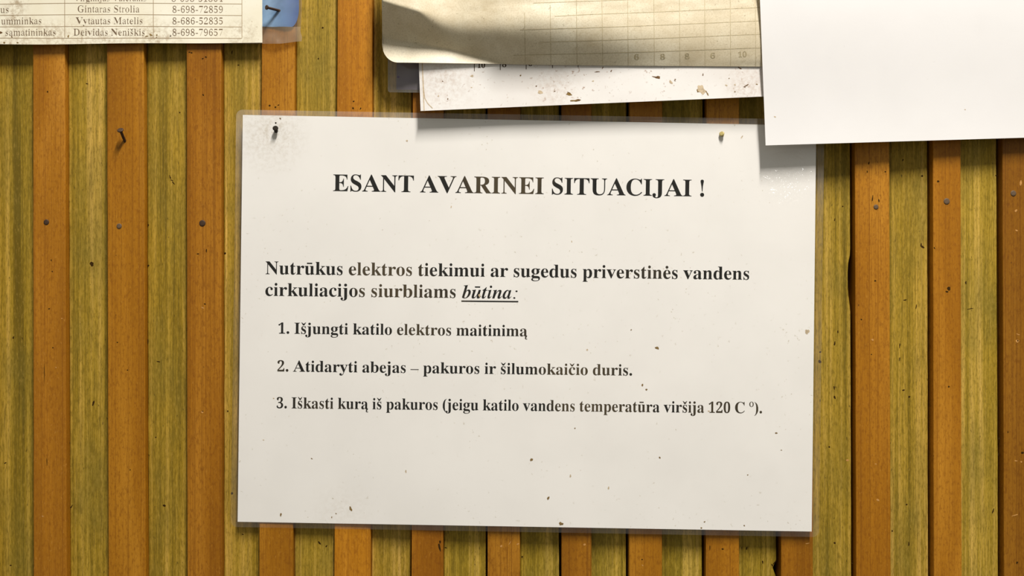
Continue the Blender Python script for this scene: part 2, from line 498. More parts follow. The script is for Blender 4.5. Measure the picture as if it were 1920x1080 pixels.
def strip(name, left, right, front, thick, bevel, mats, tint, marks, seed, wob=0.35):
    """One board: left(y), right(y) in photo pixels on its front face, with its spots."""
    m = Mesh()
    ys = [lerp(Y0, Y1, i / 116) for i in range(117)]
    rows = []
    for y in ys:
        l = left(y) + wob * noise.noise((seed * 3.1, y * 0.012, 0.0)) + 0.5 * wob * noise.noise((seed * 3.1, y * 0.06, 4.0))
        r = right(y) + wob * noise.noise((seed * 3.1, y * 0.012, 9.0)) + 0.5 * wob * noise.noise((seed * 3.1, y * 0.06, 14.0))
        pl, pr = P(l, y, front), P(r, y, front)
        yb = -(front - thick) * 1e-3
        bv = bevel * 1e-3
        rows.append([Vector((pl.x, yb, pl.z)), Vector((pl.x, pl.y + bv, pl.z)), Vector((pl.x + bv * .45, pl.y + bv * .25, pl.z)),
                     Vector((pl.x + bv * 1.3, pl.y, pl.z)), Vector((pr.x - bv * 1.3, pr.y, pr.z)),
                     Vector((pr.x - bv * .45, pr.y + bv * .25, pr.z)), Vector((pr.x, pr.y + bv, pr.z)), Vector((pr.x, yb, pr.z))])
    m.grid(rows, 0, False)
    for e, fl in ((rows[0], True), (rows[-1], False)):
        m.face(e[::-1] if fl else e, 0)
    for (x, y, rx, ry, rot, s) in marks:
        m.face([P(u, v, front + 0.04) for u, v in blob(x, y, rx * .85, ry * .85, rot, rough=.2)], 1 + s)
    mid = 0.5 * (left(540) + right(540))
    o = m.build(name, mats, WALL, (P(mid, 540, front).x, -(front) * 1e-3, ZC))
    o.color = (*tint, 1)
    return o


def on_batten(x, y):
    for i, (a0, a1, c0, c1) in enumerate(BATTENS):
        if edge_at((a0, c0), y) <= x <= edge_at((a1, c1), y):
            return i
    return None


mk_b, mk_o = {}, {}
for q in MARKS:
    i = on_batten(q[0], q[1])
    if i is not None:
        mk_b.setdefault(i, []).append(q)
    else:
        j = max(k for k in range(len(BATTENS)) if edge_at((BATTENS[k][0], BATTENS[k][2]), q[1]) <= q[0])
        mk_o.setdefault(j, []).append(q)

BATOBJ = []
for i, (a0, a1, c0, c1) in enumerate(BATTENS):
    o = strip('batten', lambda y, e=(a0, c0): edge_at(e, y), lambda y, e=(a1, c1): edge_at(e, y),
              BAT, 11.0, 0.35, [ORANGE, KNOT, SCAR], TINTS[i], mk_b.get(i, []), i + 1)
    BATOBJ.append(o)
KD = (D - BAT * 1e-3) / D
for i in range(len(BATTENS) - 1):
    # the face of an olive board lies behind the battens: carry the edges back to its depth
    lf = lambda y, e=(BATTENS[i][1], BATTENS[i][3]): 960 + (edge_at(e, y) - 960) * KD + 0.35
    def rf(y, e=(BATTENS[i + 1][0], BATTENS[i + 1][2]), g=GAPS[i + 1], k=i + 1):
        x = 960 + (edge_at(e, y) - 960) * KD - g - 0.35
        if k == 12:                                            # bitten edge of one board
            x -= 5.0 * sstep(470, 505, y) * (1 - sstep(535, 592, y))
        if k == 11:                                            # chipped edge near the bottom
            x -= 13.0 * sstep(1050, 1062, y) * (1 - sstep(1062, 1086, y)) * 0.5
        return x
    strip('board', lf, rf, 0.0, 9.8, 0.45, [OLIVE, KNOT, SCAR], OTINTS[i], mk_o.get(i, []), 40 + i, 0.6)


def lathe(m, base, axis, prof, n=16, mi=0):
    """Round profile [(along, radius)] about an axis, in metres."""
    axis = axis.normalized()
    u = axis.orthogonal().normalized()
    w = axis.cross(u)
    rows = []
    for t, r in prof:
        rows.append([base + axis * t + (u * math.cos(2 * math.pi * k / n) + w * math.sin(2 * math.pi * k / n)) * r for k in range(n + 1)])
    m.grid(rows, mi, True)
    m.face(rows[0][:-1], mi)
    m.face(rows[-1][:-1][::-1], mi)


# nail heads driven flush with the battens: part of their batten
for (x, y, r, k) in ((87, 416.5, 5.2, 1), (223.5, 424, 5.0, 2), (379.5, 418.5, 6.0, 3), (1642.5, 388, 4.6, 12),
                     (1775, 377.5, 5.8, 13), (1900, 362.5, 5.4, 14)):
    m = Mesh()
    p = P(x, y, BAT)
    rr = r * PX
    lathe(m, p + Vector((0, 0.0009, 0)), Vector((0, -1, 0)),
          [(0, rr * .9), (.0009, rr), (.0011, rr * .93), (.00122, rr * .8), (.00116, rr * .5), (.00125, rr * .25), (.0012, .00005)], 18)
    o = m.build('nail_head', HEADST if k in (2, 12, 13, 14) else STEEL, BATOBJ[k], p)

# ------------------------------------------------------------------ loose nails
def nail(base, head, shank_r, head_r, label, mat=STEEL, bend=0.0, head_t=0.0009, deep=0.008):
    """A round nail, driven in at base, its head standing proud at head."""
    m = Mesh()
    ax = (head - base)
    L = ax.length
    lathe(m, base - ax.normalized() * deep, ax,
          [(0, .0001), (.003, shank_r * .9), (deep, shank_r), (deep + L - head_t * 1.6, shank_r),
           (deep + L - head_t * .9, shank_r * 1.25), (deep + L - head_t * .8, head_r * .92), (deep + L - head_t * .45, head_r),
           (deep + L - head_t * .15, head_r * .96), (deep + L, head_r * .8), (deep + L - head_t * .06, head_r * .45), (deep + L - head_t * .02, .00004)], 18)
    o = m.build('nail', mat, None, base)
    return tag(o, label, 'nail')


nail(P(234, 264, BAT), P(225.2, 243.0, 9.3), .00072, .00165,
     'dark nail sticking out of a bare orange batten, nothing hanging on it')


# outlines of the printed letters: character -> [advance, [loops of x, y]] in thousandths of the type size
FONT = (
    '{"0":[559,[[[280,-10],[223,-5],[175,10],[135,36],[102,71],[77,114],[58,165],[44,223],[37,288],[34,359],[37,430],[44,494],[58,552],[77,603],[102,645],['
    '135,679],[175,704],[224,719],[281,724],[335,719],[382,704],[422,679],[454,645],[480,602],[500,552],[514,493],[522,429],[525,358],[522,287],[514,223],['
    '500,165],[480,114],[454,71],[421,36],[381,10],[334,-5]],[[280,55],[313,64],[337,91],[353,135],[366,231],[370,358],[366,485],[353,580],[337,624],[313,6'
    '50],[281,659],[248,650],[223,624],[207,580],[194,485],[189,358],[194,231],[207,135],[223,91],[247,64]]]],"1":[559,[[[97,0],[97,53],[179,53],[202,57],['
    '217,67],[226,87],[229,118],[229,619],[161,544],[140,528],[120,518],[100,515],[78,520],[59,535],[46,559],[42,589],[110,613],[150,634],[196,666],[266,71'
    '8],[378,718],[378,118],[381,91],[388,70],[403,57],[429,53],[510,53],[510,0]]]],"2":[559,[[[35,0],[35,103],[183,254],[238,313],[278,365],[306,412],[324'
    ',457],[334,503],[337,553],[335,588],[328,615],[316,637],[300,651],[281,660],[259,663],[228,658],[205,644],[188,620],[176,586],[169,543],[167,490],[131'
    ',493],[101,500],[75,513],[55,531],[43,557],[39,589],[42,612],[50,635],[64,656],[83,675],[107,692],[137,706],[192,719],[259,724],[328,719],[385,704],[4'
    '30,680],[462,646],[482,606],[488,558],[485,524],[476,490],[459,456],[434,418],[400,376],[355,328],[230,205],[130,110],[363,110],[392,115],[416,128],[4'
    '35,150],[446,179],[454,210],[513,210],[508,0]]]],"3":[559,[[[243,-10],[175,-6],[121,7],[79,27],[51,52],[34,80],[28,110],[31,133],[39,153],[54,168],[81'
    ',183],[113,188],[117,149],[128,117],[147,92],[172,74],[202,64],[236,60],[268,63],[297,73],[322,91],[342,118],[355,156],[359,207],[355,243],[341,274],['
    '319,301],[288,322],[250,334],[204,338],[142,338],[142,400],[208,400],[248,405],[280,418],[304,441],[321,470],[332,506],[335,547],[333,580],[326,609],['
    '314,632],[298,649],[277,660],[252,663],[230,661],[212,653],[198,641],[182,615],[173,583],[168,546],[166,508],[128,510],[96,518],[70,530],[51,547],[40,'
    '569],[36,597],[42,631],[61,661],[92,687],[135,708],[190,720],[257,724],[323,719],[380,705],[426,682],[460,649],[481,609],[488,561],[483,519],[468,481]'
    ',[444,449],[412,421],[376,398],[335,381],[375,371],[416,355],[454,331],[485,300],[501,273],[510,242],[513,206],[511,168],[503,133],[491,104],[464,66],'
    '[430,37],[389,16],[343,1],[294,-7]]]],"4":[559,[[[180,0],[180,53],[208,53],[240,56],[266,66],[279,78],[287,98],[290,125],[290,186],[13,186],[13,247],['
    '297,714],[436,714],[436,252],[540,252],[540,186],[436,186],[436,125],[439,98],[447,78],[460,66],[487,56],[518,53],[531,53],[531,0]],[[83,252],[290,252'
    '],[290,427],[292,522],[297,619],[282,587],[259,545],[235,503],[218,475]]]],"5":[559,[[[245,-10],[178,-6],[125,8],[86,28],[60,53],[45,81],[40,111],[42,'
    '132],[50,150],[62,163],[88,176],[120,180],[123,152],[131,124],[144,98],[165,78],[193,65],[230,60],[262,64],[291,75],[316,94],[336,124],[349,166],[353,'
    '220],[349,266],[337,303],[318,332],[291,352],[257,364],[217,368],[182,367],[154,363],[106,350],[60,368],[92,714],[470,714],[475,532],[418,532],[410,56'
    '6],[405,582],[397,594],[384,602],[364,604],[156,604],[140,419],[188,430],[250,434],[322,428],[384,410],[436,381],[475,339],[498,285],[506,220],[503,17'
    '9],[496,143],[483,111],[455,71],[421,41],[380,18],[336,2],[290,-7]]]],"6":[559,[[[293,-10],[246,-6],[202,6],[163,27],[128,55],[99,93],[76,139],[59,193'
    '],[48,257],[45,330],[49,410],[62,485],[84,552],[115,610],[140,643],[170,671],[204,694],[242,710],[284,721],[330,724],[388,720],[434,709],[467,691],[49'
    '0,668],[503,642],[507,614],[504,594],[495,576],[480,560],[458,546],[427,539],[387,536],[382,596],[374,623],[362,646],[345,660],[321,665],[284,657],[25'
    '3,635],[227,597],[207,544],[193,479],[186,401],[209,414],[240,427],[277,435],[324,438],[381,432],[429,414],[470,384],[500,342],[518,292],[524,231],[51'
    '8,164],[498,106],[466,57],[420,20],[363,-3]],[[296,56],[320,60],[340,74],[357,96],[369,127],[376,169],[379,221],[376,270],[368,310],[355,340],[336,360'
    '],[314,373],[287,377],[259,373],[230,362],[203,346],[186,329],[190,242],[201,172],[219,121],[241,85],[267,63]]]],"7":[559,[[[165,0],[431,605],[168,605'
    '],[138,599],[119,582],[110,554],[104,504],[44,504],[49,714],[526,714],[526,665],[250,0]]]],"8":[559,[[[273,-10],[221,-7],[175,2],[136,16],[103,35],[76'
    ',58],[56,86],[42,116],[33,148],[30,182],[34,223],[48,258],[71,288],[117,326],[177,361],[140,385],[109,412],[85,440],[67,471],[57,505],[53,542],[59,588'
    '],[75,631],[93,656],[117,679],[148,698],[186,712],[232,721],[285,724],[350,719],[403,702],[445,675],[474,639],[492,597],[498,549],[494,512],[482,480],'
    '[462,454],[419,420],[363,387],[417,358],[460,328],[491,297],[512,264],[525,228],[529,189],[522,131],[499,82],[462,43],[411,13],[348,-4]],[[302,421],[3'
    '34,444],[356,472],[368,507],[372,551],[369,579],[362,606],[349,630],[331,649],[307,662],[279,666],[254,662],[233,652],[216,634],[204,611],[196,584],[1'
    '94,554],[197,522],[206,495],[222,474],[256,446]],[[278,47],[310,51],[337,63],[360,82],[376,108],[387,138],[390,172],[386,203],[375,230],[356,254],[310'
    ',287],[244,321],[213,296],[188,265],[175,240],[168,211],[165,178],[168,142],[179,110],[196,84],[219,63],[246,51]]]],"9":[559,[[[227,-10],[173,-6],[131'
    ',7],[100,25],[79,49],[67,76],[63,103],[66,123],[75,140],[90,153],[112,160],[130,119],[154,84],[175,67],[201,56],[232,53],[279,65],[317,99],[345,157],['
    '364,239],[373,343],[348,316],[316,295],[277,280],[231,275],[177,281],[130,299],[90,328],[59,369],[41,420],[35,482],[38,528],[47,570],[62,609],[84,642]'
    ',[110,671],[142,694],[178,710],[219,721],[264,724],[311,720],[354,708],[393,689],[428,661],[457,625],[482,580],[500,526],[510,462],[514,388],[510,308]'
    ',[498,234],[477,166],[448,107],[422,73],[393,44],[359,21],[320,4],[276,-7]],[[274,347],[307,352],[334,366],[356,387],[373,414],[369,492],[360,553],[34'
    '4,600],[323,631],[299,651],[270,657],[244,652],[221,638],[204,615],[190,582],[183,539],[180,488],[184,437],[195,398],[214,370],[240,353]]]],"A":[650,['
    '[[-13,0],[-13,27],[14,32],[35,45],[54,71],[73,111],[307,694],[334,693],[572,129],[594,83],[612,51],[625,38],[641,30],[660,27],[660,0],[341,0],[341,27]'
    ',[386,32],[413,45],[422,68],[418,88],[406,121],[376,197],[154,197],[117,105],[113,88],[111,72],[119,47],[143,32],[184,27],[190,27],[190,0]],[[169,239]'
    ',[360,239],[263,475]]]],"C":[697,[[[382,-16],[318,-11],[259,4],[205,30],[157,64],[116,106],[83,156],[59,212],[44,273],[39,340],[44,406],[59,467],[84,5'
    '23],[117,572],[158,613],[207,648],[261,673],[321,688],[386,693],[434,689],[488,676],[547,655],[562,650],[577,648],[599,653],[614,668],[624,693],[650,6'
    '93],[650,459],[625,459],[599,517],[568,566],[531,606],[489,636],[443,654],[395,660],[330,647],[279,608],[243,544],[221,453],[214,337],[222,228],[246,1'
    '44],[286,83],[342,47],[414,35],[454,38],[494,49],[533,67],[571,91],[606,121],[638,158],[666,132],[622,79],[571,37],[514,8],[451,-10]]]],"D":[738,[[[30'
    ',0],[30,26],[69,32],[94,44],[103,59],[108,81],[110,111],[110,557],[108,592],[101,618],[91,635],[74,645],[51,651],[22,653],[22,678],[330,678],[399,674]'
    ',[460,664],[515,646],[563,622],[604,590],[637,552],[663,508],[682,457],[693,401],[697,339],[683,217],[640,122],[568,54],[469,14],[340,0]],[[331,36],[3'
    '68,39],[401,48],[430,63],[455,84],[476,112],[501,171],[517,247],[522,341],[514,450],[492,536],[454,596],[400,633],[332,645],[301,641],[282,631],[274,6'
    '09],[271,573],[271,107],[274,72],[282,51],[300,40]]]],"E":[658,[[[21,0],[21,25],[53,27],[77,33],[93,44],[104,60],[110,84],[112,116],[112,549],[110,587'
    '],[103,615],[93,634],[76,644],[53,651],[24,653],[24,678],[594,678],[594,476],[571,476],[559,532],[537,575],[507,605],[465,625],[411,637],[345,641],[29'
    '8,638],[285,632],[277,621],[273,603],[272,578],[272,366],[288,366],[329,370],[361,381],[386,401],[405,428],[419,466],[429,514],[453,514],[453,176],[42'
    '8,176],[420,230],[407,270],[394,290],[378,306],[359,318],[322,328],[276,331],[272,331],[272,100],[276,70],[286,52],[307,44],[343,41],[410,45],[467,58]'
    ',[498,71],[527,89],[552,112],[585,156],[612,213],[640,213],[599,0]]]],"G":[756,[[[399,-15],[330,-10],[267,5],[211,29],[161,62],[119,104],[86,153],[61,'
    '209],[46,272],[41,341],[46,408],[61,469],[86,524],[119,573],[160,614],[208,648],[261,673],[320,688],[383,693],[436,689],[492,677],[550,656],[564,651],'
    '[577,649],[592,652],[604,660],[614,673],[624,693],[651,693],[651,458],[625,458],[600,515],[569,564],[532,604],[490,635],[460,649],[430,657],[398,660],'
    '[333,647],[282,609],[246,544],[224,455],[217,339],[223,243],[240,163],[268,101],[290,71],[315,48],[344,32],[375,22],[410,19],[444,21],[470,29],[489,41'
    '],[500,57],[508,79],[510,106],[510,190],[508,218],[501,239],[490,254],[460,266],[410,271],[410,295],[745,295],[745,271],[704,266],[680,254],[668,230],'
    '[664,191],[664,43],[576,11],[488,-9]]]],"I":[388,[[[20,0],[20,26],[63,34],[91,48],[103,63],[110,84],[112,112],[112,576],[110,603],[104,623],[94,637],['
    '67,648],[20,653],[20,678],[364,678],[364,653],[319,648],[292,637],[281,623],[274,603],[272,576],[272,115],[274,87],[279,66],[289,50],[307,39],[332,31]'
    ',[366,26],[366,0]]]],"J":[492,[[[162,-97],[117,-93],[77,-80],[43,-60],[17,-33],[1,-1],[-5,34],[-3,56],[4,75],[16,91],[39,106],[66,111],[95,106],[118,9'
    '2],[133,70],[138,41],[135,19],[126,-2],[114,-29],[119,-46],[133,-57],[156,-60],[178,-57],[195,-50],[207,-37],[217,-8],[220,32],[220,546],[218,582],[21'
    '2,609],[200,628],[182,641],[155,648],[118,653],[118,678],[468,678],[468,653],[436,649],[412,642],[396,630],[387,612],[382,584],[380,546],[380,132],[37'
    '1,50],[345,-15],[302,-60],[240,-88]]]],"M":[944,[[[21,0],[21,26],[51,29],[75,36],[92,47],[103,63],[110,87],[112,118],[112,569],[110,598],[105,619],[95'
    ',634],[79,644],[55,650],[22,653],[22,678],[275,678],[472,212],[669,678],[919,678],[919,653],[878,645],[853,630],[842,614],[836,592],[834,563],[834,127'
    '],[836,90],[841,64],[851,45],[866,35],[888,29],[918,26],[918,0],[589,0],[589,26],[621,30],[644,37],[660,48],[670,66],[675,90],[677,124],[677,594],[429'
    ',0],[402,0],[157,579],[157,119],[159,85],[166,60],[178,44],[196,34],[220,28],[252,26],[252,0]]]],"N":[735,[[[600,-16],[159,521],[159,117],[161,86],[16'
    '7,62],[177,46],[192,36],[216,29],[248,26],[248,0],[27,0],[27,26],[58,29],[81,35],[96,45],[106,62],[111,85],[113,117],[113,578],[73,626],[54,645],[27,6'
    '53],[27,678],[233,678],[582,251],[582,562],[580,594],[575,617],[565,632],[549,643],[526,649],[493,653],[493,678],[714,678],[714,653],[683,650],[660,64'
    '3],[645,633],[636,616],[630,593],[628,561],[628,-16]]]],"R":[704,[[[23,0],[23,26],[54,29],[77,36],[93,47],[103,64],[109,88],[111,120],[111,564],[109,5'
    '93],[103,615],[93,631],[77,642],[54,649],[24,653],[24,678],[323,678],[415,673],[489,658],[547,634],[588,599],[613,554],[621,498],[615,452],[597,412],['
    '566,379],[524,353],[469,333],[643,75],[674,38],[690,29],[712,26],[715,26],[715,0],[504,0],[300,316],[271,316],[271,120],[273,88],[279,64],[289,47],[30'
    '5,36],[329,29],[360,26],[360,0]],[[271,348],[303,348],[350,352],[388,364],[417,385],[436,414],[448,452],[452,500],[447,551],[433,591],[410,619],[376,6'
    '36],[334,642],[301,639],[282,629],[274,609],[271,574]]]],"S":[581,[[[64,-16],[64,235],[93,235],[112,169],[136,115],[166,74],[202,45],[244,28],[293,22]'
    ',[328,26],[358,36],[383,54],[401,76],[411,103],[415,133],[406,174],[379,209],[335,238],[242,284],[189,313],[147,344],[115,376],[92,411],[78,450],[74,4'
    '94],[77,533],[86,568],[100,600],[120,627],[143,650],[172,669],[203,683],[238,691],[275,694],[307,692],[342,687],[420,667],[434,664],[446,662],[461,666'
    '],[471,676],[477,694],[505,694],[505,475],[480,475],[462,528],[437,573],[406,610],[370,639],[330,656],[289,662],[257,659],[230,650],[208,635],[191,615'
    '],[181,592],[178,566],[181,541],[190,520],[204,501],[236,476],[281,451],[377,406],[431,377],[473,347],[502,315],[521,280],[532,242],[535,198],[532,157'
    '],[521,120],[505,86],[481,56],[453,32],[418,12],[378,-3],[334,-12],[286,-15],[236,-12],[187,1],[147,14],[126,18],[112,16],[103,11],[97,0],[91,-16]]]],'
    '"T":[630,[[[137,0],[137,26],[169,28],[194,35],[212,46],[223,63],[230,88],[232,120],[232,645],[222,645],[173,640],[131,625],[97,601],[71,567],[53,524],'
    '[43,473],[16,473],[16,678],[611,678],[611,472],[586,472],[573,534],[548,583],[511,617],[462,638],[400,645],[392,645],[392,120],[394,87],[401,62],[412,'
    '45],[429,34],[454,28],[488,26],[488,0]]]],"U":[733,[[[369,-19],[286,-12],[219,8],[170,43],[136,91],[116,154],[109,231],[109,564],[107,593],[101,615],['
    '91,631],[75,642],[52,649],[22,653],[22,678],[358,678],[358,653],[325,649],[302,643],[285,633],[275,618],[271,596],[269,564],[269,208],[273,154],[284,1'
    '10],[303,77],[329,52],[365,38],[409,33],[472,41],[521,66],[556,106],[577,164],[584,237],[584,563],[582,592],[576,615],[565,631],[548,641],[523,649],[4'
    '89,653],[489,678],[706,678],[706,653],[679,648],[658,639],[645,628],[633,602],[629,563],[629,270],[622,176],[601,102],[566,48],[515,11],[450,-12]]]],"'
    'V":[637,[[[316,-19],[66,567],[50,600],[34,626],[20,639],[2,648],[-21,653],[-21,678],[314,678],[314,653],[274,651],[248,644],[236,636],[229,624],[227,6'
    '10],[230,591],[240,563],[385,213],[518,562],[525,587],[528,609],[526,624],[519,635],[509,643],[483,650],[445,653],[445,678],[658,678],[658,653],[630,6'
    '49],[608,637],[589,612],[569,570],[342,-19]]]],"a":[512,[[[379,-15],[352,-12],[330,-4],[314,9],[303,28],[298,52],[250,16],[198,-6],[142,-13],[110,-10]'
    ',[82,0],[60,17],[43,39],[33,65],[30,94],[37,135],[59,172],[95,203],[146,230],[213,257],[296,283],[296,359],[292,395],[278,421],[264,431],[244,438],[22'
    '0,440],[184,436],[162,426],[155,408],[169,382],[180,363],[183,344],[178,320],[164,301],[142,288],[115,284],[87,289],[67,303],[53,324],[49,352],[52,375'
    '],[60,395],[73,415],[103,439],[141,458],[188,470],[241,474],[305,470],[356,457],[392,435],[416,404],[431,363],[436,313],[436,93],[439,59],[444,53],[45'
    '3,51],[464,54],[477,62],[490,41],[456,10],[419,-9]],[[225,50],[241,53],[259,61],[278,75],[296,94],[296,252],[253,238],[219,218],[195,193],[181,162],[1'
    '76,125],[181,83],[198,58]]]],"b":[537,[[[64,-17],[64,578],[62,616],[55,638],[39,649],[12,654],[12,678],[206,678],[206,415],[241,448],[282,467],[329,47'
    '4],[363,471],[394,461],[423,445],[448,423],[469,397],[486,365],[499,329],[506,290],[509,247],[506,198],[496,153],[481,112],[459,75],[433,44],[402,19],'
    '[366,0],[328,-11],[286,-15],[242,-9],[198,10],[156,42],[79,-17]],[[272,21],[304,27],[328,44],[345,73],[356,115],[363,170],[365,238],[363,294],[356,339'
    '],[344,374],[327,398],[304,412],[274,417],[252,413],[231,402],[215,383],[206,360],[206,102],[209,73],[217,50],[230,34],[248,24]]]],"c":[437,[[[232,-15'
    '],[195,-12],[161,-1],[129,16],[100,39],[76,68],[56,101],[41,139],[32,179],[29,223],[32,270],[43,313],[60,353],[82,388],[110,417],[143,442],[179,460],['
    '218,471],[260,475],[305,472],[342,461],[373,444],[395,421],[409,395],[413,365],[409,340],[397,321],[377,308],[352,304],[330,307],[314,315],[302,329],['
    '294,348],[292,373],[293,389],[294,404],[289,425],[275,438],[252,442],[221,435],[198,416],[181,383],[170,338],[167,279],[171,212],[183,157],[204,114],['
    '232,82],[265,63],[304,57],[339,63],[372,79],[404,107],[424,90],[392,52],[357,23],[319,2],[277,-11]]]],"d":[551,[[[208,-15],[175,-12],[144,-1],[116,16]'
    ',[90,38],[69,66],[52,99],[39,136],[32,176],[29,219],[32,268],[40,313],[54,354],[72,389],[94,419],[121,443],[151,460],[183,471],[217,474],[261,468],[29'
    '9,449],[332,417],[332,597],[328,623],[316,641],[295,650],[262,654],[262,678],[475,678],[475,112],[477,81],[484,61],[498,48],[526,41],[526,16],[469,13]'
    ',[404,2],[332,-15],[332,58],[300,17],[258,-7]],[[255,42],[278,47],[301,62],[320,84],[332,113],[332,360],[324,383],[307,402],[285,414],[259,418],[231,4'
    '13],[209,397],[194,372],[183,335],[177,287],[175,228],[177,171],[183,123],[193,87],[208,62],[229,47]]]],"e":[448,[[[229,-15],[192,-12],[157,-1],[126,1'
    '6],[98,39],[74,68],[55,102],[41,142],[32,186],[29,234],[32,279],[41,320],[56,358],[76,391],[101,420],[130,443],[162,460],[197,471],[234,474],[287,468]'
    ',[333,449],[371,417],[399,374],[415,321],[421,258],[421,247],[174,247],[180,181],[195,129],[219,92],[253,70],[297,63],[335,70],[370,92],[402,128],[424'
    ',108],[393,64],[358,29],[319,5],[276,-10]],[[173,286],[300,286],[300,320],[297,375],[288,413],[277,429],[261,439],[240,442],[216,436],[197,420],[184,3'
    '92],[176,353],[173,303]]]],"f":[318,[[[22,0],[22,24],[44,27],[59,33],[68,41],[74,52],[77,72],[78,109],[78,412],[24,412],[24,462],[78,462],[78,526],[83'
    ',575],[99,616],[126,649],[162,673],[206,687],[259,692],[298,689],[331,679],[357,664],[376,643],[388,620],[392,595],[388,567],[375,546],[356,533],[334,'
    '529],[310,533],[291,544],[279,560],[275,582],[278,603],[287,626],[292,635],[294,644],[291,653],[282,658],[268,660],[250,658],[237,651],[229,640],[222,'
    '615],[220,581],[220,462],[303,462],[303,412],[220,412],[220,97],[224,60],[235,38],[258,28],[297,24],[297,0]]]],"g":[487,[[[217,-209],[158,-206],[109,-'
    '197],[71,-181],[43,-160],[27,-137],[21,-111],[30,-81],[57,-57],[102,-38],[65,-15],[42,13],[35,45],[38,69],[47,90],[63,110],[99,138],[152,164],[109,184'
    '],[76,209],[52,240],[38,275],[33,316],[36,346],[45,374],[59,399],[79,420],[102,439],[131,454],[179,469],[234,474],[292,469],[347,453],[472,453],[472,3'
    '99],[399,399],[418,369],[430,337],[434,303],[431,275],[424,249],[411,225],[384,195],[348,172],[305,158],[256,153],[234,154],[211,155],[187,151],[168,1'
    '41],[154,125],[150,106],[157,88],[177,77],[210,73],[261,73],[332,70],[386,60],[413,50],[435,36],[451,19],[465,-14],[470,-55],[463,-100],[441,-137],[40'
    '6,-168],[356,-191],[293,-204]],[[234,185],[256,189],[272,199],[284,217],[294,257],[297,314],[294,371],[284,411],[272,428],[256,439],[234,442],[213,439'
    '],[196,428],[185,411],[174,371],[170,314],[174,257],[185,217],[196,199],[213,189]],[[239,-173],[294,-170],[337,-161],[368,-146],[386,-125],[392,-98],['
    '390,-82],[383,-70],[371,-62],[344,-54],[305,-51],[144,-51],[125,-68],[113,-87],[109,-108],[113,-125],[123,-140],[141,-154],[166,-165],[198,-171]]]],"i'
    '":[295,[[[150,539],[121,544],[97,561],[80,585],[75,614],[80,644],[97,668],[112,680],[130,688],[150,690],[170,688],[188,680],[204,668],[220,644],[225,6'
    '14],[223,594],[215,576],[203,561],[179,544]],[[27,0],[27,24],[52,29],[68,38],[75,55],[78,83],[78,375],[76,406],[70,424],[55,433],[30,437],[31,462],[22'
    '1,462],[221,83],[223,56],[230,39],[244,29],[268,24],[268,0]]]],"j":[312,[[[158,541],[129,546],[105,562],[88,587],[83,616],[85,636],[93,654],[105,670],'
    '[129,687],[158,692],[178,690],[196,682],[212,670],[224,654],[232,636],[234,616],[229,587],[212,563],[196,551],[178,543]],[[53,-209],[17,-206],[-16,-19'
    '5],[-44,-179],[-65,-157],[-79,-132],[-83,-104],[-79,-79],[-67,-60],[-47,-47],[-22,-43],[3,-47],[22,-58],[35,-76],[39,-98],[36,-114],[28,-130],[16,-153'
    '],[19,-165],[29,-172],[46,-174],[65,-171],[79,-163],[87,-149],[93,-119],[95,-80],[95,372],[92,404],[83,424],[65,434],[33,438],[33,462],[237,462],[237,'
    '-32],[232,-86],[215,-130],[189,-165],[152,-189],[107,-204]]]],"k":[534,[[[26,0],[26,24],[52,29],[68,39],[75,56],[78,83],[78,592],[76,621],[70,640],[56'
    ',649],[30,654],[31,678],[220,678],[220,251],[338,369],[357,393],[363,414],[357,427],[340,434],[311,437],[306,437],[306,462],[514,462],[514,437],[477,4'
    '30],[442,413],[409,387],[331,311],[515,51],[528,36],[543,27],[560,24],[560,0],[314,0],[314,24],[323,24],[341,27],[352,34],[356,47],[353,59],[345,73],['
    '242,219],[220,200],[220,83],[222,56],[230,39],[244,29],[268,24],[268,0]]]],"l":[297,[[[27,0],[27,24],[52,29],[68,38],[75,55],[78,83],[78,592],[76,620]'
    ',[70,639],[56,650],[30,654],[30,678],[221,678],[221,83],[223,56],[230,39],[244,29],[268,24],[268,0]]]],"m":[825,[[[27,0],[27,24],[52,28],[67,38],[75,5'
    '6],[78,83],[78,377],[76,404],[68,423],[53,434],[28,438],[28,462],[218,462],[218,394],[258,438],[303,465],[353,474],[391,471],[422,460],[447,443],[465,'
    '420],[477,389],[519,436],[567,465],[622,474],[668,468],[704,449],[730,417],[745,372],[750,315],[750,83],[752,56],[760,39],[774,28],[798,24],[798,0],[5'
    '62,0],[562,24],[586,28],[600,39],[608,57],[610,83],[610,323],[608,359],[601,384],[593,395],[580,402],[562,404],[534,398],[507,381],[483,353],[483,83],'
    '[485,57],[493,39],[507,28],[530,24],[530,0],[297,0],[297,24],[321,28],[335,39],[343,57],[345,83],[345,323],[343,358],[336,384],[328,395],[315,402],[29'
    '7,404],[267,398],[241,380],[218,350],[218,83],[220,57],[227,40],[241,29],[264,24],[264,0]]]],"n":[567,[[[27,0],[27,24],[52,28],[67,38],[75,56],[78,83]'
    ',[78,377],[76,404],[68,423],[53,434],[28,438],[28,462],[220,462],[220,398],[260,440],[308,466],[362,474],[409,468],[445,449],[471,417],[487,372],[492,'
    '315],[492,83],[495,56],[502,39],[517,28],[541,24],[541,0],[301,0],[301,24],[308,24],[331,31],[345,50],[350,83],[350,323],[348,359],[341,384],[333,395]'
    ',[320,402],[302,404],[272,398],[245,380],[220,350],[220,83],[222,56],[230,39],[244,28],[268,24],[268,0]]]],"o":[501,[[[251,-15],[209,-11],[170,-1],[13'
    '5,17],[103,41],[77,70],[56,105],[40,143],[31,185],[28,229],[31,275],[40,317],[56,356],[77,390],[103,419],[135,443],[170,460],[208,471],[250,474],[292,'
    '471],[330,460],[365,443],[396,420],[422,391],[444,357],[459,318],[469,276],[472,229],[469,183],[459,141],[444,102],[422,68],[396,39],[366,16],[331,-1]'
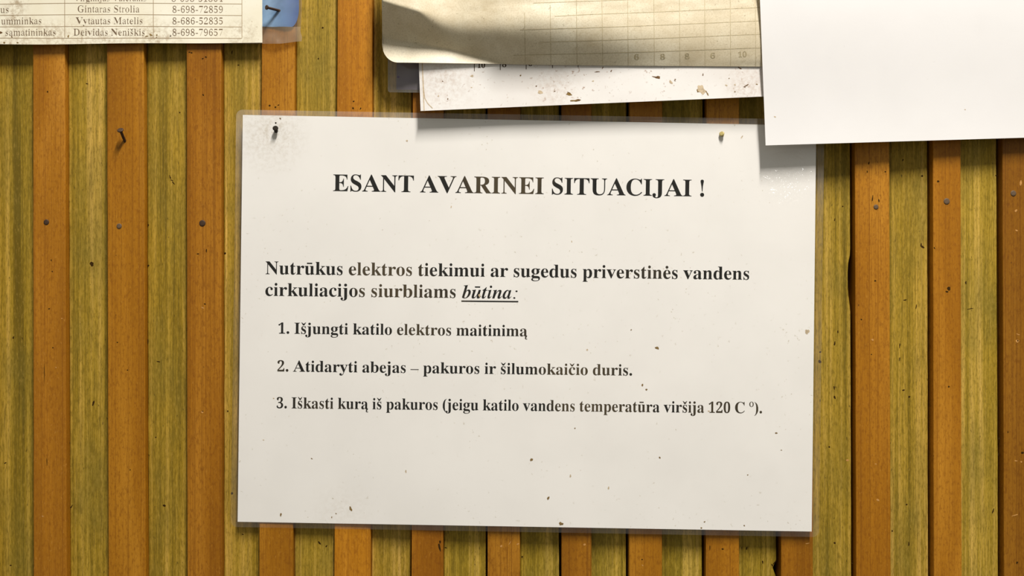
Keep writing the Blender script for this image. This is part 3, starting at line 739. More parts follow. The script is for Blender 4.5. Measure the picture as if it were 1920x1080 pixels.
    ',[293,-12]],[[251,17],[276,22],[296,35],[311,58],[319,84],[324,121],[327,229],[325,307],[319,365],[309,403],[295,426],[275,440],[251,445],[225,440],[2'
    '05,426],[191,403],[182,365],[176,307],[174,230],[178,122],[183,84],[191,58],[206,35],[226,22]]]],"p":[553,[[[26,-207],[26,-184],[46,-181],[60,-175],[6'
    '9,-164],[75,-150],[78,-95],[78,362],[76,400],[69,422],[55,433],[29,439],[29,462],[213,462],[213,391],[233,421],[255,445],[281,462],[311,472],[343,475]'
    ',[377,472],[408,461],[436,444],[461,421],[482,393],[499,360],[511,322],[519,282],[521,238],[518,191],[511,148],[498,108],[481,72],[459,42],[434,18],[4'
    '04,-1],[373,-11],[338,-15],[292,-8],[253,13],[220,48],[220,-86],[222,-121],[226,-147],[235,-165],[249,-175],[268,-181],[294,-183],[294,-207]],[[291,42'
    '],[319,47],[340,62],[356,88],[367,125],[374,172],[376,230],[372,310],[359,369],[345,394],[324,409],[296,414],[267,407],[242,386],[220,350],[220,102],['
    '238,69],[262,49]]]],"r":[428,[[[27,0],[27,24],[52,29],[68,38],[75,55],[78,83],[78,375],[76,406],[69,425],[55,433],[30,437],[31,462],[217,462],[217,375'
    '],[245,417],[279,449],[313,468],[347,474],[373,472],[394,464],[410,453],[422,437],[429,418],[431,396],[427,370],[414,349],[394,336],[369,331],[346,334'
    '],[331,344],[308,372],[296,383],[281,387],[261,380],[241,360],[227,327],[222,286],[222,83],[226,55],[237,38],[258,28],[294,24],[294,0]]]],"s":[429,[[['
    '225,-15],[181,-9],[129,9],[109,13],[95,10],[84,1],[76,-13],[53,-13],[53,157],[79,157],[91,118],[107,85],[129,58],[154,38],[181,26],[209,22],[242,26],['
    '266,40],[281,60],[286,87],[280,113],[262,136],[232,156],[159,193],[113,221],[81,252],[67,275],[58,300],[55,328],[60,368],[73,403],[97,433],[128,456],['
    '165,470],[210,475],[247,471],[296,458],[307,456],[317,454],[332,459],[343,475],[363,475],[363,330],[340,330],[328,363],[312,391],[293,413],[271,428],['
    '247,438],[222,441],[194,437],[173,426],[160,408],[156,386],[160,364],[172,346],[191,330],[218,315],[285,282],[329,255],[360,226],[373,202],[380,174],['
    '383,141],[378,96],[364,58],[340,27],[307,4],[269,-10]]]],"t":[340,[[[184,-14],[148,-11],[119,-1],[98,16],[84,39],[75,69],[72,106],[72,415],[30,415],[3'
    '0,446],[85,500],[131,550],[167,593],[192,631],[215,631],[215,462],[309,462],[309,415],[215,415],[215,122],[217,95],[223,76],[233,64],[250,60],[272,66]'
    ',[291,83],[307,111],[331,98],[310,58],[285,26],[256,4],[222,-10]]]],"u":[558,[[[195,-15],[153,-11],[121,3],[97,26],[81,57],[71,96],[68,144],[68,369],['
    '66,399],[59,421],[43,433],[17,438],[17,462],[211,462],[211,110],[214,87],[225,69],[241,57],[263,53],[292,58],[318,73],[340,98],[340,369],[337,401],[32'
    '9,422],[312,434],[282,438],[282,462],[482,462],[482,104],[485,76],[493,58],[509,49],[536,44],[536,19],[478,15],[412,4],[340,-15],[340,60],[312,29],[27'
    '7,5],[238,-10]]]],"v":[456,[[[212,-15],[57,369],[33,419],[18,432],[-4,437],[-4,462],[244,462],[244,438],[232,438],[210,435],[196,426],[192,411],[194,3'
    '99],[275,182],[351,376],[359,405],[353,423],[334,434],[303,438],[303,462],[454,462],[454,439],[430,430],[414,415],[401,393],[387,362],[238,-15]]]],"y"'
    ':[447,[[[78,-209],[54,-206],[33,-199],[15,-186],[1,-169],[-7,-149],[-10,-125],[-6,-101],[7,-79],[27,-64],[53,-59],[77,-63],[95,-73],[107,-91],[111,-11'
    '3],[111,-121],[110,-130],[112,-139],[118,-145],[128,-147],[147,-138],[170,-110],[193,-66],[209,-7],[54,373],[37,410],[23,428],[12,435],[-5,437],[-7,43'
    '7],[-7,462],[241,462],[241,437],[217,435],[202,431],[194,423],[191,409],[193,397],[198,382],[276,177],[343,359],[352,387],[354,408],[351,422],[342,431'
    '],[325,436],[302,437],[302,462],[446,462],[446,437],[427,432],[413,418],[400,394],[386,361],[241,-36],[216,-97],[193,-143],[168,-174],[142,-195],[113,'
    '-205]]]],"i_b":[480,[[[114,-14],[82,-12],[51,-5],[24,5],[2,18],[-12,32],[-17,46],[-11,77],[123,558],[135,613],[132,629],[125,639],[110,643],[88,645],['
    '72,645],[72,672],[171,683],[281,700],[192,379],[233,425],[278,452],[325,461],[355,457],[381,446],[403,427],[420,400],[430,368],[433,329],[428,275],[41'
    '2,220],[386,166],[353,115],[312,70],[267,34],[219,7],[168,-9]],[[136,22],[163,27],[189,43],[214,66],[237,97],[258,133],[276,172],[291,213],[303,255],['
    '310,295],[312,332],[309,358],[300,377],[285,388],[266,392],[241,387],[219,372],[199,346],[172,288],[144,206],[114,103],[107,72],[104,49],[108,34],[118'
    ',25]]]],"i_u":[532,[[[69,-14],[42,-11],[20,-2],[5,13],[-4,34],[-7,61],[1,112],[22,194],[56,314],[66,353],[69,378],[64,394],[51,403],[28,406],[19,406],'
    '[18,431],[109,444],[217,461],[120,117],[113,79],[115,68],[121,61],[132,59],[168,71],[206,108],[248,169],[288,249],[323,342],[351,448],[470,448],[373,8'
    '5],[378,72],[383,67],[389,65],[403,70],[417,83],[435,104],[456,135],[478,120],[437,62],[399,20],[374,1],[347,-10],[320,-14],[292,-9],[271,6],[257,29],'
    '[252,60],[270,153],[236,101],[202,59],[170,27],[137,4],[104,-9]]]],"i_t":[275,[[[45,-14],[21,-11],[1,-2],[-12,12],[-20,32],[-23,58],[-22,78],[-16,104]'
    ',[67,407],[19,407],[19,442],[86,475],[147,525],[200,592],[241,592],[199,447],[278,447],[267,407],[188,407],[114,153],[104,114],[100,84],[102,71],[107,'
    '64],[115,61],[134,70],[159,97],[191,141],[214,126],[172,65],[132,22],[104,2],[75,-10]]]],"i_i":[289,[[[196,553],[170,558],[149,572],[135,593],[130,619'
    '],[135,645],[149,666],[170,680],[196,685],[221,680],[243,666],[257,645],[262,619],[257,593],[243,572],[221,558]],[[73,-12],[43,-7],[20,8],[6,31],[1,61'
    '],[6,96],[15,130],[66,314],[76,353],[79,378],[74,394],[61,403],[38,406],[29,406],[28,431],[133,445],[223,461],[133,127],[125,82],[127,71],[132,65],[14'
    '1,63],[159,71],[183,95],[211,134],[231,120],[200,72],[169,36],[138,9],[106,-7]]]],"i_n":[532,[[[317,-14],[293,-11],[274,-2],[261,13],[253,34],[250,61]'
    ',[253,88],[261,125],[293,228],[328,330],[336,367],[334,379],[328,386],[317,388],[281,376],[243,341],[203,283],[173,226],[145,160],[120,84],[98,0],[-21'
    ',0],[63,314],[74,358],[77,378],[72,394],[59,403],[36,406],[27,406],[25,431],[225,461],[173,288],[227,365],[278,419],[311,442],[346,456],[381,461],[408'
    ',458],[429,449],[444,434],[453,413],[456,386],[449,337],[424,253],[370,85],[372,73],[378,66],[387,64],[401,68],[416,82],[453,134],[475,119],[434,61],['
    '396,20],[371,1],[344,-10]]]],"i_a":[500,[[[79,-13],[49,-9],[23,2],[2,21],[-15,45],[-25,75],[-28,109],[-23,163],[-8,219],[17,275],[48,327],[84,373],[12'
    '5,411],[167,439],[208,455],[246,461],[281,454],[306,432],[319,395],[335,451],[442,451],[359,161],[345,110],[340,83],[342,70],[347,63],[355,60],[374,68'
    '],[397,91],[424,130],[446,116],[416,70],[385,33],[354,8],[324,-8],[293,-13],[259,-6],[238,15],[231,51],[234,78],[241,112],[204,57],[166,18],[139,1],[1'
    '10,-10]],[[138,61],[161,67],[184,83],[206,109],[227,141],[246,178],[263,219],[276,260],[287,301],[293,337],[295,369],[291,396],[278,413],[256,418],[23'
    '3,412],[210,393],[186,363],[163,326],[141,283],[123,237],[104,172],[97,120],[102,87],[115,68]]]]}'
)


# ------------------------------------------------------------------ sheets of paper and film
def bil(c, u, v):
    (tl, tr, br, bl) = c
    x = lerp(lerp(tl[0], tr[0], u), lerp(bl[0], br[0], u), v)
    y = lerp(lerp(tl[1], tr[1], u), lerp(bl[1], br[1], u), v)
    return x, y


def sheet(px_rows, dep, thick=0.10, mesh=None, mi=0, rim_mi=None):
    """A thin sheet through a grid of photo pixels, dep(px, py) mm off the boards, with a real back and rim."""
    m = mesh or Mesh()
    fr = [[P(x, y, dep(x, y)) for x, y in r] for r in px_rows]
    bk = [[p + Vector((0, thick * 1e-3, 0)) for p in r] for r in fr]
    m.grid(fr, mi)
    m.grid(bk, mi, flip=True)
    rim = mi if rim_mi is None else rim_mi
    loop = [(0, i) for i in range(len(fr[0]))] + [(j, len(fr[0]) - 1) for j in range(1, len(fr))] + \
           [(len(fr) - 1, i) for i in range(len(fr[0]) - 2, -1, -1)] + [(j, 0) for j in range(len(fr) - 2, 0, -1)]
    for k in range(len(loop)):
        (j0, i0), (j1, i1) = loop[k], loop[(k + 1) % len(loop)]
        m.face([fr[j0][i0], fr[j1][i1], bk[j1][i1], bk[j0][i0]], rim)
    return m


def grid_px(c, nu, nv, u0=0.0, u1=1.0, v0=0.0, v1=1.0, wob=0.0):
    rows = []
    for j in range(nv + 1):
        r = []
        for i in range(nu + 1):
            x, y = bil(c, lerp(u0, u1, i / nu), lerp(v0, v1, j / nv))
            if wob:
                x += wob * noise.noise((x * .012, y * .012, 1.0))
                y += wob * noise.noise((x * .012, y * .012, 8.0))
            r.append((x, y))
        rows.append(r)
    return rows


def rounded_px(c, nu, nv, rad, corners=(1, 1, 1, 1)):
    """Like grid_px, but the chosen corners (tl, tr, br, bl) are rounded with rad photo pixels."""
    rows = grid_px(c, nu, nv)
    w = math.hypot(c[1][0] - c[0][0], c[1][1] - c[0][1])
    h = math.hypot(c[3][0] - c[0][0], c[3][1] - c[0][1])
    us = sorted(set([i / nu for i in range(nu + 1)] + [rad / w * k / 5 for k in range(1, 6)] + [1 - rad / w * k / 5 for k in range(1, 6)]))
    vs = sorted(set([j / nv for j in range(nv + 1)] + [rad / h * k / 5 for k in range(1, 6)] + [1 - rad / h * k / 5 for k in range(1, 6)]))
    out = []
    for v in vs:
        r = []
        for u in us:
            a, b = u * w, v * h
            for on, cx, cy, sx, sy in ((corners[0], rad, rad, -1, -1), (corners[1], w - rad, rad, 1, -1),
                                       (corners[2], w - rad, h - rad, 1, 1), (corners[3], rad, h - rad, -1, 1)):
                dx, dy = (a - cx) * sx, (b - cy) * sy
                if on and dx > 0 and dy > 0:
                    mx = max(dx, dy)
                    k = mx / math.hypot(dx, dy)              # square ring -> round ring
                    a, b = cx + sx * dx * k, cy + sy * dy * k
            r.append(bil(c, a / w, b / h))
        out.append(r)
    return out


def decal(m, outline, dep, lift, mi):
    m.face([P(x, y, dep(x, y) + lift) for x, y in outline], mi)


# ------------------------------------------------------------------ lettering
GL = json.loads(FONT)
ADV_B = dict(A=722, C=722, D=722, E=667, G=778, I=389, J=500, M=944, N=722, R=722, S=556, T=667, U=722, V=722, a=500, b=556,
             c=444, d=556, e=444, f=333, g=500, i=278, j=333, k=556, l=278, m=833, n=556, o=500, p=556, r=444, s=389, t=333,
             u=556, v=500, y=500)
ADV_R = dict(A=722, C=667, D=722, E=611, G=722, I=333, J=389, M=889, N=722, R=667, S=556, T=611, U=722, V=722, a=444, b=500,
             c=444, d=500, e=444, f=333, g=500, i=278, j=278, k=500, l=278, m=778, n=500, o=500, p=500, r=333, s=389, t=278,
             u=500, v=500, y=500)
ADV_X = {' ': 250, '.': 250, ':': 333, '!': 333, '(': 333, ')': 333, '\u2013': 500, '-': 333, '\u00ba': 330}


def ring(cx, cy, rx, ry=None, n=14, cw=True):
    ry = ry or rx
    p = [(cx + rx * math.cos(2 * math.pi * k / n), cy + ry * math.sin(2 * math.pi * k / n)) for k in range(n)]
    return p[::-1] if cw else p


def area(l):
    return 0.5 * sum(a[0] * b[1] - b[0] * a[1] for a, b in zip(l, l[1:] + l[:1]))


def thin(loop, d):
    """Take weight off upright strokes only, as a regular cut has (outlines run clockwise, holes the other way)."""
    out = []
    n = len(loop)
    for i in range(n):
        a, b, c = loop[i - 1], loop[i], loop[(i + 1) % n]
        nx = 0.0
        for p, q in ((a, b), (b, c)):
            L = math.hypot(q[0] - p[0], q[1] - p[1]) or 1
            nx += -(q[1] - p[1]) / L
        nx = max(-1.0, min(1.0, nx))
        out.append((b[0] - nx * d, b[1]))
    return out


def glyph(ch, bold=True, italic=False):
    """(advance, loops) of one character in thousandths of the type size."""
    base = {'\u016b': 'u', '\u0117': 'e', '\u0161': 's', '\u010d': 'c', '\u0105': 'a'}.get(ch, ch)
    adv_t = ADV_B if bold else ADV_R
    if ch in ADV_X:
        w = ADV_X[ch]
        if ch == ' ':
            return w, []
        if ch == '.':
            return w, [ring(125, 72, 84 if bold else 62)]
        if ch == ':':
            r = 46 if italic else 84
            return w, [ring(120, 40, r), ring(205 if italic else 166, 395, r)]
        if ch == '!':
            tear = [(166, 205), (152, 205), (128, 430), (96, 590), (92, 640), (112, 676), (160, 692), (208, 676), (228, 640), (224, 590), (192, 430), (180, 205)]
            return w, [tear, ring(164, 72, 84)]
        if ch == '(':
            return w, [[(306, 694), (306, 676), (240, 610), (200, 500), (184, 360), (184, 180), (200, 20), (240, -90), (306, -150), (306, -168),
                        (200, -110), (110, 0), (50, 150), (46, 340), (90, 500), (170, 620)]]
        if ch == ')':
            l = glyph('(')[1][0]
            return w, [[(333 - x, y) for x, y in l][::-1]]
        if ch == '\u2013':
            return w, [[(0, 190), (0, 236), (500, 236), (500, 190)]]
        if ch == '-':
            return w, [[(44, 200), (44, 262), (287, 262), (287, 200)]]
        if ch == '\u00ba':
            return w, [ring(165, 545, 150, 165, 18), ring(165, 545, 78, 140, 18, False)]
    if ch.isdigit():
        a, L = GL[ch]
        k = 500 / a
        loops = [[(x * k, y * 676 / 714 if False else y * .96) for x, y in l] for l in L]
        return 500, loops if bold else [thin(l, 24) for l in loops]
    a, L = GL[('i_' if italic else '') + base]
    if italic:
        w = dict(b=500, u=556, t=278, i=278, n=556, a=500)[base]
        k = w / a
    else:
        w = adv_t[base]
        k = w / a
    loops = [[(x * k, y) for x, y in l] for l in L]
    if not bold:
        loops = [thin(l, {'N': 13, 'V': 20, 'U': 13}.get(base, 27)) for l in loops]
    xs = [x for l in loops for x, _ in l]
    cx = 0.5 * (min(xs) + max(xs))
    if ch == '\u016b':
        s = 60 if italic else 0
        loops.append([(cx - 140 + s, 562), (cx - 140 + s, 632), (cx + 140 + s, 632), (cx + 140 + s, 562)])
    elif ch == '\u0117':
        loops.append(ring(cx, 610, 76))
    elif ch in '\u0161\u010d':
        t = 34 if bold else 22
        loops.append([(cx - 40, 520), (cx - 150, 700), (cx - 110, 700), (cx, 600 + t * .4), (cx + 110, 700), (cx + 150, 700), (cx + 40, 520)])
    elif ch == '\u0105':
        q = max(xs) - 40
        loops.append([(q - 20, 8), (q - 90, -60), (q - 104, -120), (q - 80, -176), (q - 20, -200), (q + 36, -188), (q + 58, -160),
                      (q + 40, -150), (q + 4, -158), (q - 22, -136), (q - 20, -90), (q + 20, -30), (q + 44, 8)])
    return w, loops


def fill(loops):
    """Triangles of filled outlines; every hole is cut from the outline around it."""
    outer = [l for l in loops if area(l) < 0]
    holes = [l for l in loops if area(l) >= 0]

    def inside(p, l):
        c = False
        for (x0, y0), (x1, y1) in zip(l, l[1:] + l[:1]):
            if (y0 > p[1]) != (y1 > p[1]) and p[0] < (x1 - x0) * (p[1] - y0) / (y1 - y0) + x0:
                c = not c
        return c
    for o in outer:
        mine = [h for h in holes if inside(h[0], o)]
        polys = [[Vector((x, y, 0)) for x, y in l] for l in [o] + mine]
        flat = [p for l in polys for p in l]
        for t in tessellate_polygon(polys):
            yield [flat[i] for i in t]


def text(m, s, x0, y0, x1, y1, em, dep, lift, bold=True, italic=False, mi=0, ymin=None):
    """Sets s with its ink from (x0, y0) to (x1, y1) along the baseline, both in photo pixels; em = type size."""
    pen, put = 0.0, []
    for ch in s:
        w, loops = glyph(ch, bold, italic)
        put.append((pen, loops))
        pen += w
    xs = [p + x for p, L in put for l in L for x, _ in l]
    lo, hi = min(xs), max(xs)
    dx, dy = (x1 - x0) / (hi - lo), (y1 - y0) / (hi - lo)
    sl = (y1 - y0) / (x1 - x0)
    for p, L in put:
        for tri in fill(L):
            q = []
            for v in tri:
                a, h = p + v.x - lo, v.y * em / 1000.0
                px, py = x0 + a * dx + h * sl, y0 + a * dy - h
                if ymin is not None:
                    py = max(py, ymin(px))
                q.append(P(px, py, dep(px, py) + lift))
            n = (q[1] - q[0]).cross(q[2] - q[0])
            m.face(q if n.y < 0 else q[::-1], mi)


def bar(m, x0, y0, x1, y1, t, dep, lift, mi=0, n=24):
    """A printed rule t pixels thick between two photo points."""
    L = math.hypot(x1 - x0, y1 - y0)
    ox, oy = -(y1 - y0) / L * t / 2, (x1 - x0) / L * t / 2
    for k in range(n):
        p = [lerp(x0, x1, k / n), lerp(y0, y1, k / n)]
        q = [lerp(x0, x1, (k + 1) / n), lerp(y0, y1, (k + 1) / n)]
        c = [(p[0] - ox, p[1] - oy), (p[0] + ox, p[1] + oy), (q[0] + ox, q[1] + oy), (q[0] - ox, q[1] - oy)]
        m.face([P(x, y, dep(x, y) + lift) for x, y in c], mi)


# ------------------------------------------------------------------ the laminated notice
def d_notice(x, y):
    u, v = (x - 446) / 1080, (y - 215) / 775
    vv = max(0.0, v)
    return BAT + 0.55 + 2.6 * sstep(0.05, 0.5, u) * vv ** 1.3 + 0.5 * math.sin(max(0, min(1, u)) * 3.1) * (1 - sstep(0, .5, v)) \
        + 0.25 * noise.noise((x * .006, y * .006, 3.0))


NC = [(455.2, 215.3), (1530.5, 235.3), (1522, 996.6), (445.5, 978.3)]       # paper corners
FC = [(442.8, 205.5), (1546.0, 224.5), (1535.6, 1007.0), (432.6, 988.0)]    # film corners
NOTICE = empty('laminated_notice', P(988, 606, BAT))
tag(NOTICE, 'large white laminated notice in bold black print, nailed flat on the battens', 'notice')
m = sheet(grid_px(NC, 54, 40), d_notice, 0.10)
for x, y, rx, ry, rot, k in ((1232, 652.5, 3.4, 2.6, .4, 0), (1204.5, 722, 1.4, 2.8, .2, 0), (1212, 730.5, 1.8, 1.8, 0, 0),
                             (996.5, 862, 2.2, 3.2, .5, 0), (1069.5, 892.5, 1.5, 2.6, 0, 2), (1028, 934, 2, 3.2, .3, 0), (1141, 915, 1.3, 3, .1, 2),
                             (1237, 858, 1.6, 1.8, 0, 0), (1052, 982, 4, 3, .2, 0), (1513.5, 622, 3.4, 5, .3, 2), (1101, 656, 1.8, 1.6, 0, 2),
                             (1455.5, 812, 2.4, 1.4, .2, 0), (1329, 771, 1.8, 1.4, 0, 2), (1321, 978.5, 1.5, 1.2, 0, 0), (1315, 990, 1.5, 1.5, 0, 0),
                             (1395.5, 985.5, 1.4, 1.2, 0, 0), (526.5, 965, 1.8, 2.8, 0, 0), (657.5, 954, 2.2, 4.4, -.2, 0), (630, 963, 1.2, 1.2, 0, 0),
                             (622, 970, .8, 2, 0, 0), (899, 554, 1.8, 3, 0, 2), (517, 230.5, 1.7, 1.5, 0, 3), (525.5, 222.3, 1.7, 1.4, .5, 1),
                             (1183.5, 618.5, 1.2, 1.2, 0, 0), (1465, 844, 1.2, .9, 0, 0), (1402, 890.5, 1.2, 1.2, 0, 0), (1078, 803, 1.1, 1.4, 0, 0),
                             (584.5, 860, 1.6, 1, .4, 0), (494, 825, 1.4, 1, 0, 2), (761, 884, 1.2, 3, 0, 2), (1391, 257, 1, 3.5, .5, 2),
                             (763, 264, 1.5, 2, .4, 2), (846, 388, 1.1, 2, .3, 2), (1072, 453, 1, 1.6, 0, 2), (513, 747, 1.4, 1.1, 0, 2)):
    decal(m, blob(x, y, rx, ry, rot), d_notice, 0.05, 1 + k)
PAPER = paper('notice_paper', srgb(244, 239, 233), srgb(240, 235, 229), srgb(176, 160, 128), 0.55,
              dirt=[(P(505, 252, 5), 0.024, .38), (P(517, 243, 5), 0.010, .2), (P(640, 960, 5), .02, .15)], dirt_col=srgb(168, 146, 108), speck_lo=0.68)
sheet_o = m.build('paper_sheet', [PAPER, STAIN, STAIN_D, STAIN_T, BLACKSPOT], NOTICE, P(988, 606, BAT))
LIFT = 0.035
LINES = [('printed_heading', 'ESANT AVARINEI SITUACIJAI !', 624.4, 358.2, 1320.3, 368.6, 46.0),
         ('printed_line', 'Nutr\u016bkus elektros tiekimui ar sugedus priverstin\u0117s vandens', 497.9, 514.0, 1404.6, 524.5, 35.4),
         ('printed_line', 'cirkuliacijos siurbliams', 497.4, 554.6, 854.3, 558.6, 35.4),
         ('printed_line', '1. I\u0161jungti katilo elektros maitinim\u0105', 521.8, 625.5, 989.0, 630.6, 30.6),
         ('printed_line', '2. Atidaryti abejas \u2013 pakuros ir \u0161ilumokai\u010dio duris.', 520.0, 696.4, 1185.2, 704.2, 30.6),
         ('printed_line', '3. I\u0161kasti kur\u0105 i\u0161 pakuros (jeigu katilo vandens temperat\u016bra vir\u0161ija 120 C \u00ba).', 518.6, 765.4, 1428.8, 775.0, 30.6)]
for nm, s, x0, y0, x1, y1, em in LINES:
    t = Mesh()
    text(t, s, x0, y0, x1, y1, em, d_notice, LIFT)
    t.build(nm, INK, sheet_o, P((x0 + x1) / 2, (y0 + y1) / 2, BAT))
t = Mesh()
text(t, 'b\u016btina', 866.2, 559.0, 958.8, 560.0, 35.4, d_notice, LIFT, True, True)
text(t, ':', 962.2, 560.0, 970.2, 560.2, 35.4, d_notice, LIFT, True, True)
bar(t, 865.0, 564.6, 971.8, 565.6, 2.7, d_notice, LIFT)
tag(t.build('printed_word', INK, sheet_o, P(918, 560, BAT)), 'underlined italic word in black print')

FILM_ON = film('laminate_over_paper', 0.009, (0.985, 0.985, 0.98, 1), 0.14, 0.045,
               (P(1478, 338, 5), 0.0155, 340, 0.0030))
FILM_RIM = film('laminate_rim', 0.16, (0.93, 0.92, 0.89, 1), 0.12, 0.03, milk_col=(0.88, 0.78, 0.68, 1), top_milk=(P(0, 420, 5).z, P(0, 235, 5).z, .22))
rows = rounded_px(FC, 56, 42, 12)
m = Mesh()
fr = [[P(x, y, d_notice(x, y) + 0.09) for x, y in r] for r in rows]


def in_paper(x, y):
    lx = lerp(NC[0][0], NC[3][0], (y - 215) / 763)
    rx = lerp(NC[1][0], NC[2][0], (y - 235) / 761)
    ty = lerp(NC[0][1], NC[1][1], (x - 455) / 1075)
    by = lerp(NC[3][1], NC[2][1], (x - 445) / 1077)
    return lx <= x <= rx and ty <= y <= by


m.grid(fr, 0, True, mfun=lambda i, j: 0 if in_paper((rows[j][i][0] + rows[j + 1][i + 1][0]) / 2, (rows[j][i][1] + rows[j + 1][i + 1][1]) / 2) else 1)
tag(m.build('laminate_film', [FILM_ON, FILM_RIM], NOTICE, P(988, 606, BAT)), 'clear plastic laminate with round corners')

# nails through the notice
nail(P(517.6, 245.5, d_notice(517, 248)), P(516.3, 239.8, 7.4), .0010, .00145,
     'black rusty nail through the top left corner of the laminated notice', plain('black_rusted_steel', srgb(40, 34, 26), .8, .15))
nail(P(1354.6, 253.6, d_notice(1354, 252)), P(1353.0, 250.2, 6.4), .0007, .00135,
     'small yellowed nail head near the top right of the laminated notice', BRASS)


# ------------------------------------------------------------------ contact list, top left
def d_list(x, y):
    return BAT + 3.6 - 1.4 * sstep(0, 420, x) + 2.0 * sstep(60, -160, y) + .3 * noise.noise((x * .01, y * .01, 5))


def list_low(x):
    return 82.8 - 2.6 * sstep(40, 470, x) + 0.6 * math.sin(x * .02)


CL = empty('contact_list', P(200, -60, BAT))
tag(CL, 'soiled paper contact list with ruled table of names and telephone numbers', 'list')
rows = []
for j in range(25):
    v = j / 24
    rows.append([(lerp(-330, lerp(491.0, 491.9, v), i / 60), lerp(-230, list_low(lerp(-330, 491.5, i / 60)), v)) for i in range(61)])
LISTP = paper('list_paper', srgb(247, 240, 220), srgb(240, 230, 204), srgb(170, 140, 96), 0.5,
              dirt=[(P(25, 30, 8), .009, .8), (P(36, 3, 8), .007, .8), (P(100, 66, 8), .010, .8), (P(58, 66, 8), .012, .4), (P(280, 68, 8), .014, .75), (P(320, 66, 8), .010, .5),
                    (P(450, 64, 8), .012, .6), (P(20, 82, 8), .012, .6), (P(200, 78, 8), .016, .6), (P(150, 70, 8), .014, .5)],
              dirt_col=srgb(142, 106, 52), coat=0.12, rough=.6)
m = sheet(rows, d_list, 0.16)
for x, y, rx, ry, rot, k in ((1, 61, 3, 2.4, 0, 1), (319.6, 67.5, 1, 1.5, 0, 3), (22, 69, 1.4, 1.6, 0, 1), (33, 80, 2.2, 1, 0, 0), (8, 80, 2.4, 1.2, 0, 0),
                            (283, 65.5, 3.2, 1.4, .3, 0), (275, 68, 3, 1, 0, 0), (294, 66, 1, 2.4, 0, 0), (293, 71, 2, 1.2, 0, 1), (128, 68, 1.5, 2.4, 0, 0)):
    decal(m, blob(x, y, rx, ry, rot, rough=.4), d_list, 0.04, 1 + k)
lp = m.build('paper_sheet', [LISTP, STAIN, STAIN_D, STAIN_T, BLACKSPOT], CL, P(200, -60, BAT))
for s, x0, y0, x1, y1 in (('Virginijus Valeranis', 138, 2.0, 274, 2.0), ('Gintaras Strolia', 145.8, 22.8, 261.6, 23.0), ('Vytautas Matelis', 141.8, 45.0, 267, 45.0),
                          ('Deividas Neni\u0161kis', 138, 66.5, 271.2, 66.5), ('8-698-51864', 322, 3.0, 417.5, 3.0), ('8-698-72859', 323.5, 23.6, 417.6, 23.8),
                          ('8-686-52835', 323.5, 45.4, 417.6, 45.4), ('8-698-79657', 323.5, 66.8, 417.6, 66.8), ('us', 1.0, 24.0, 16.2, 23.8),
                          ('umminkas', 2.6, 45.6, 77.6, 45.0), ('samatininkas', 10, 66.8, 104.2, 66.4)):
    t = Mesh()
    text(t, s, x0, y0, x1, y1, 18.6, d_list, 0.05, bold=False)
    t.build('printed_entry', INK_OLD, lp, P((x0 + x1) / 2, y0, BAT + 3))
t = Mesh()
for (ya, yb, yc) in ((-14.5, -15.5, -14.0), (7.7, 5.7, 7.4), (28.6, 27.2, 29.0), (50.3, 49.3, 50.5), (71.3, 71.3, 71.7)):
    pts = [(-330, ya), (0, ya), (121, yb + .4), (240, yb), (453.6, yc)]
    for p, q in zip(pts, pts[1:]):
        bar(t, *p, *q, 1.0, d_list, 0.045)
for x in (121.2, 287.4, 453.6):
    bar(t, x - .3, -230, x + .1, 71.6, 1.0, d_list, 0.045)
t.build('table_rule', RULE, lp, P(200, -60, BAT))


# ------------------------------------------------------------------ blue leaflet in a clear pocket behind the list
def d_pocket(x, y):
    f = 0.9 * (1 - min(1.0, abs(x - (531 + y * .06)) / 26.0)) if x > 470 else 0
    return BAT + .6 + 1.1 * f - .35 * sstep(535, 566, x) + .5 * sstep(70, 84, y) * sstep(540, 505, x) + .3 * noise.noise((x * .03, y * .03, 2))


PK = empty('leaflet_pocket', P(500, -60, BAT))
tag(PK, 'blue leaflet in a crinkled clear plastic pocket, half behind the contact list', 'leaflet')
BLUE, nt, bs = new_mat('blue_print')
g = N(nt, 'ShaderNodeNewGeometry')
mr = N(nt, 'ShaderNodeSeparateXYZ')
nt.links.new(g.outputs['Position'], mr.inputs[0])
fx = N(nt, 'ShaderNodeMapRange')
fx.inputs['From Min'].default_value = P(505, 0, 5).x
fx.inputs['From Max'].default_value = P(556, 0, 5).x
nt.links.new(mr.outputs[0], fx.inputs['Value'])
nn = noise_n(nt, g.outputs['Position'], 130, 3, .6)
cc = mix(nt, fx.outputs[0], srgb(150, 196, 255), srgb(40, 98, 186))
cc = mix(nt, ramp(nt, nn, [(.4, (0, 0, 0)), (.7, (.5, .5, .5))]), cc, srgb(84, 128, 186))
nt.links.new(cc, bs.inputs['Base Color'])
bs.inputs['Roughness'].default_value = .5
rows = []
for j in range(29):
    y = lerp(-260, 14, j / 9) if j < 10 else lerp(14, 50.2, 1 - (1 - (j - 9) / 19) ** 1.7)
    xr = 560.5 - 15.0 * (1 - math.sqrt(max(0.0, 1 - (max(0.0, y - 14) / 36.3) ** 2)))
    rows.append([(lerp(430, xr, i / 20), y + .3 * math.sin(i)) for i in range(21)])
sheet(rows, d_pocket, .1).build('leaflet', BLUE, PK, P(500, -60, BAT))
rows = []
for j in range(33):
    y = lerp(-260, 50.2, j / 14) if j < 15 else lerp(50.2, 82.0, (j - 14) / 18)
    xr = 565.8 + .5 * math.sin(y * .2) - 2.0 * sstep(40, 58, y) * (1 - sstep(58, 74, y))
    rows.append([(lerp(428, xr, i / 24), y - (4.5 * sstep(520, 566, lerp(428, xr, i / 24)) * sstep(60, 82, y))) for i in range(25)])
m = Mesh()
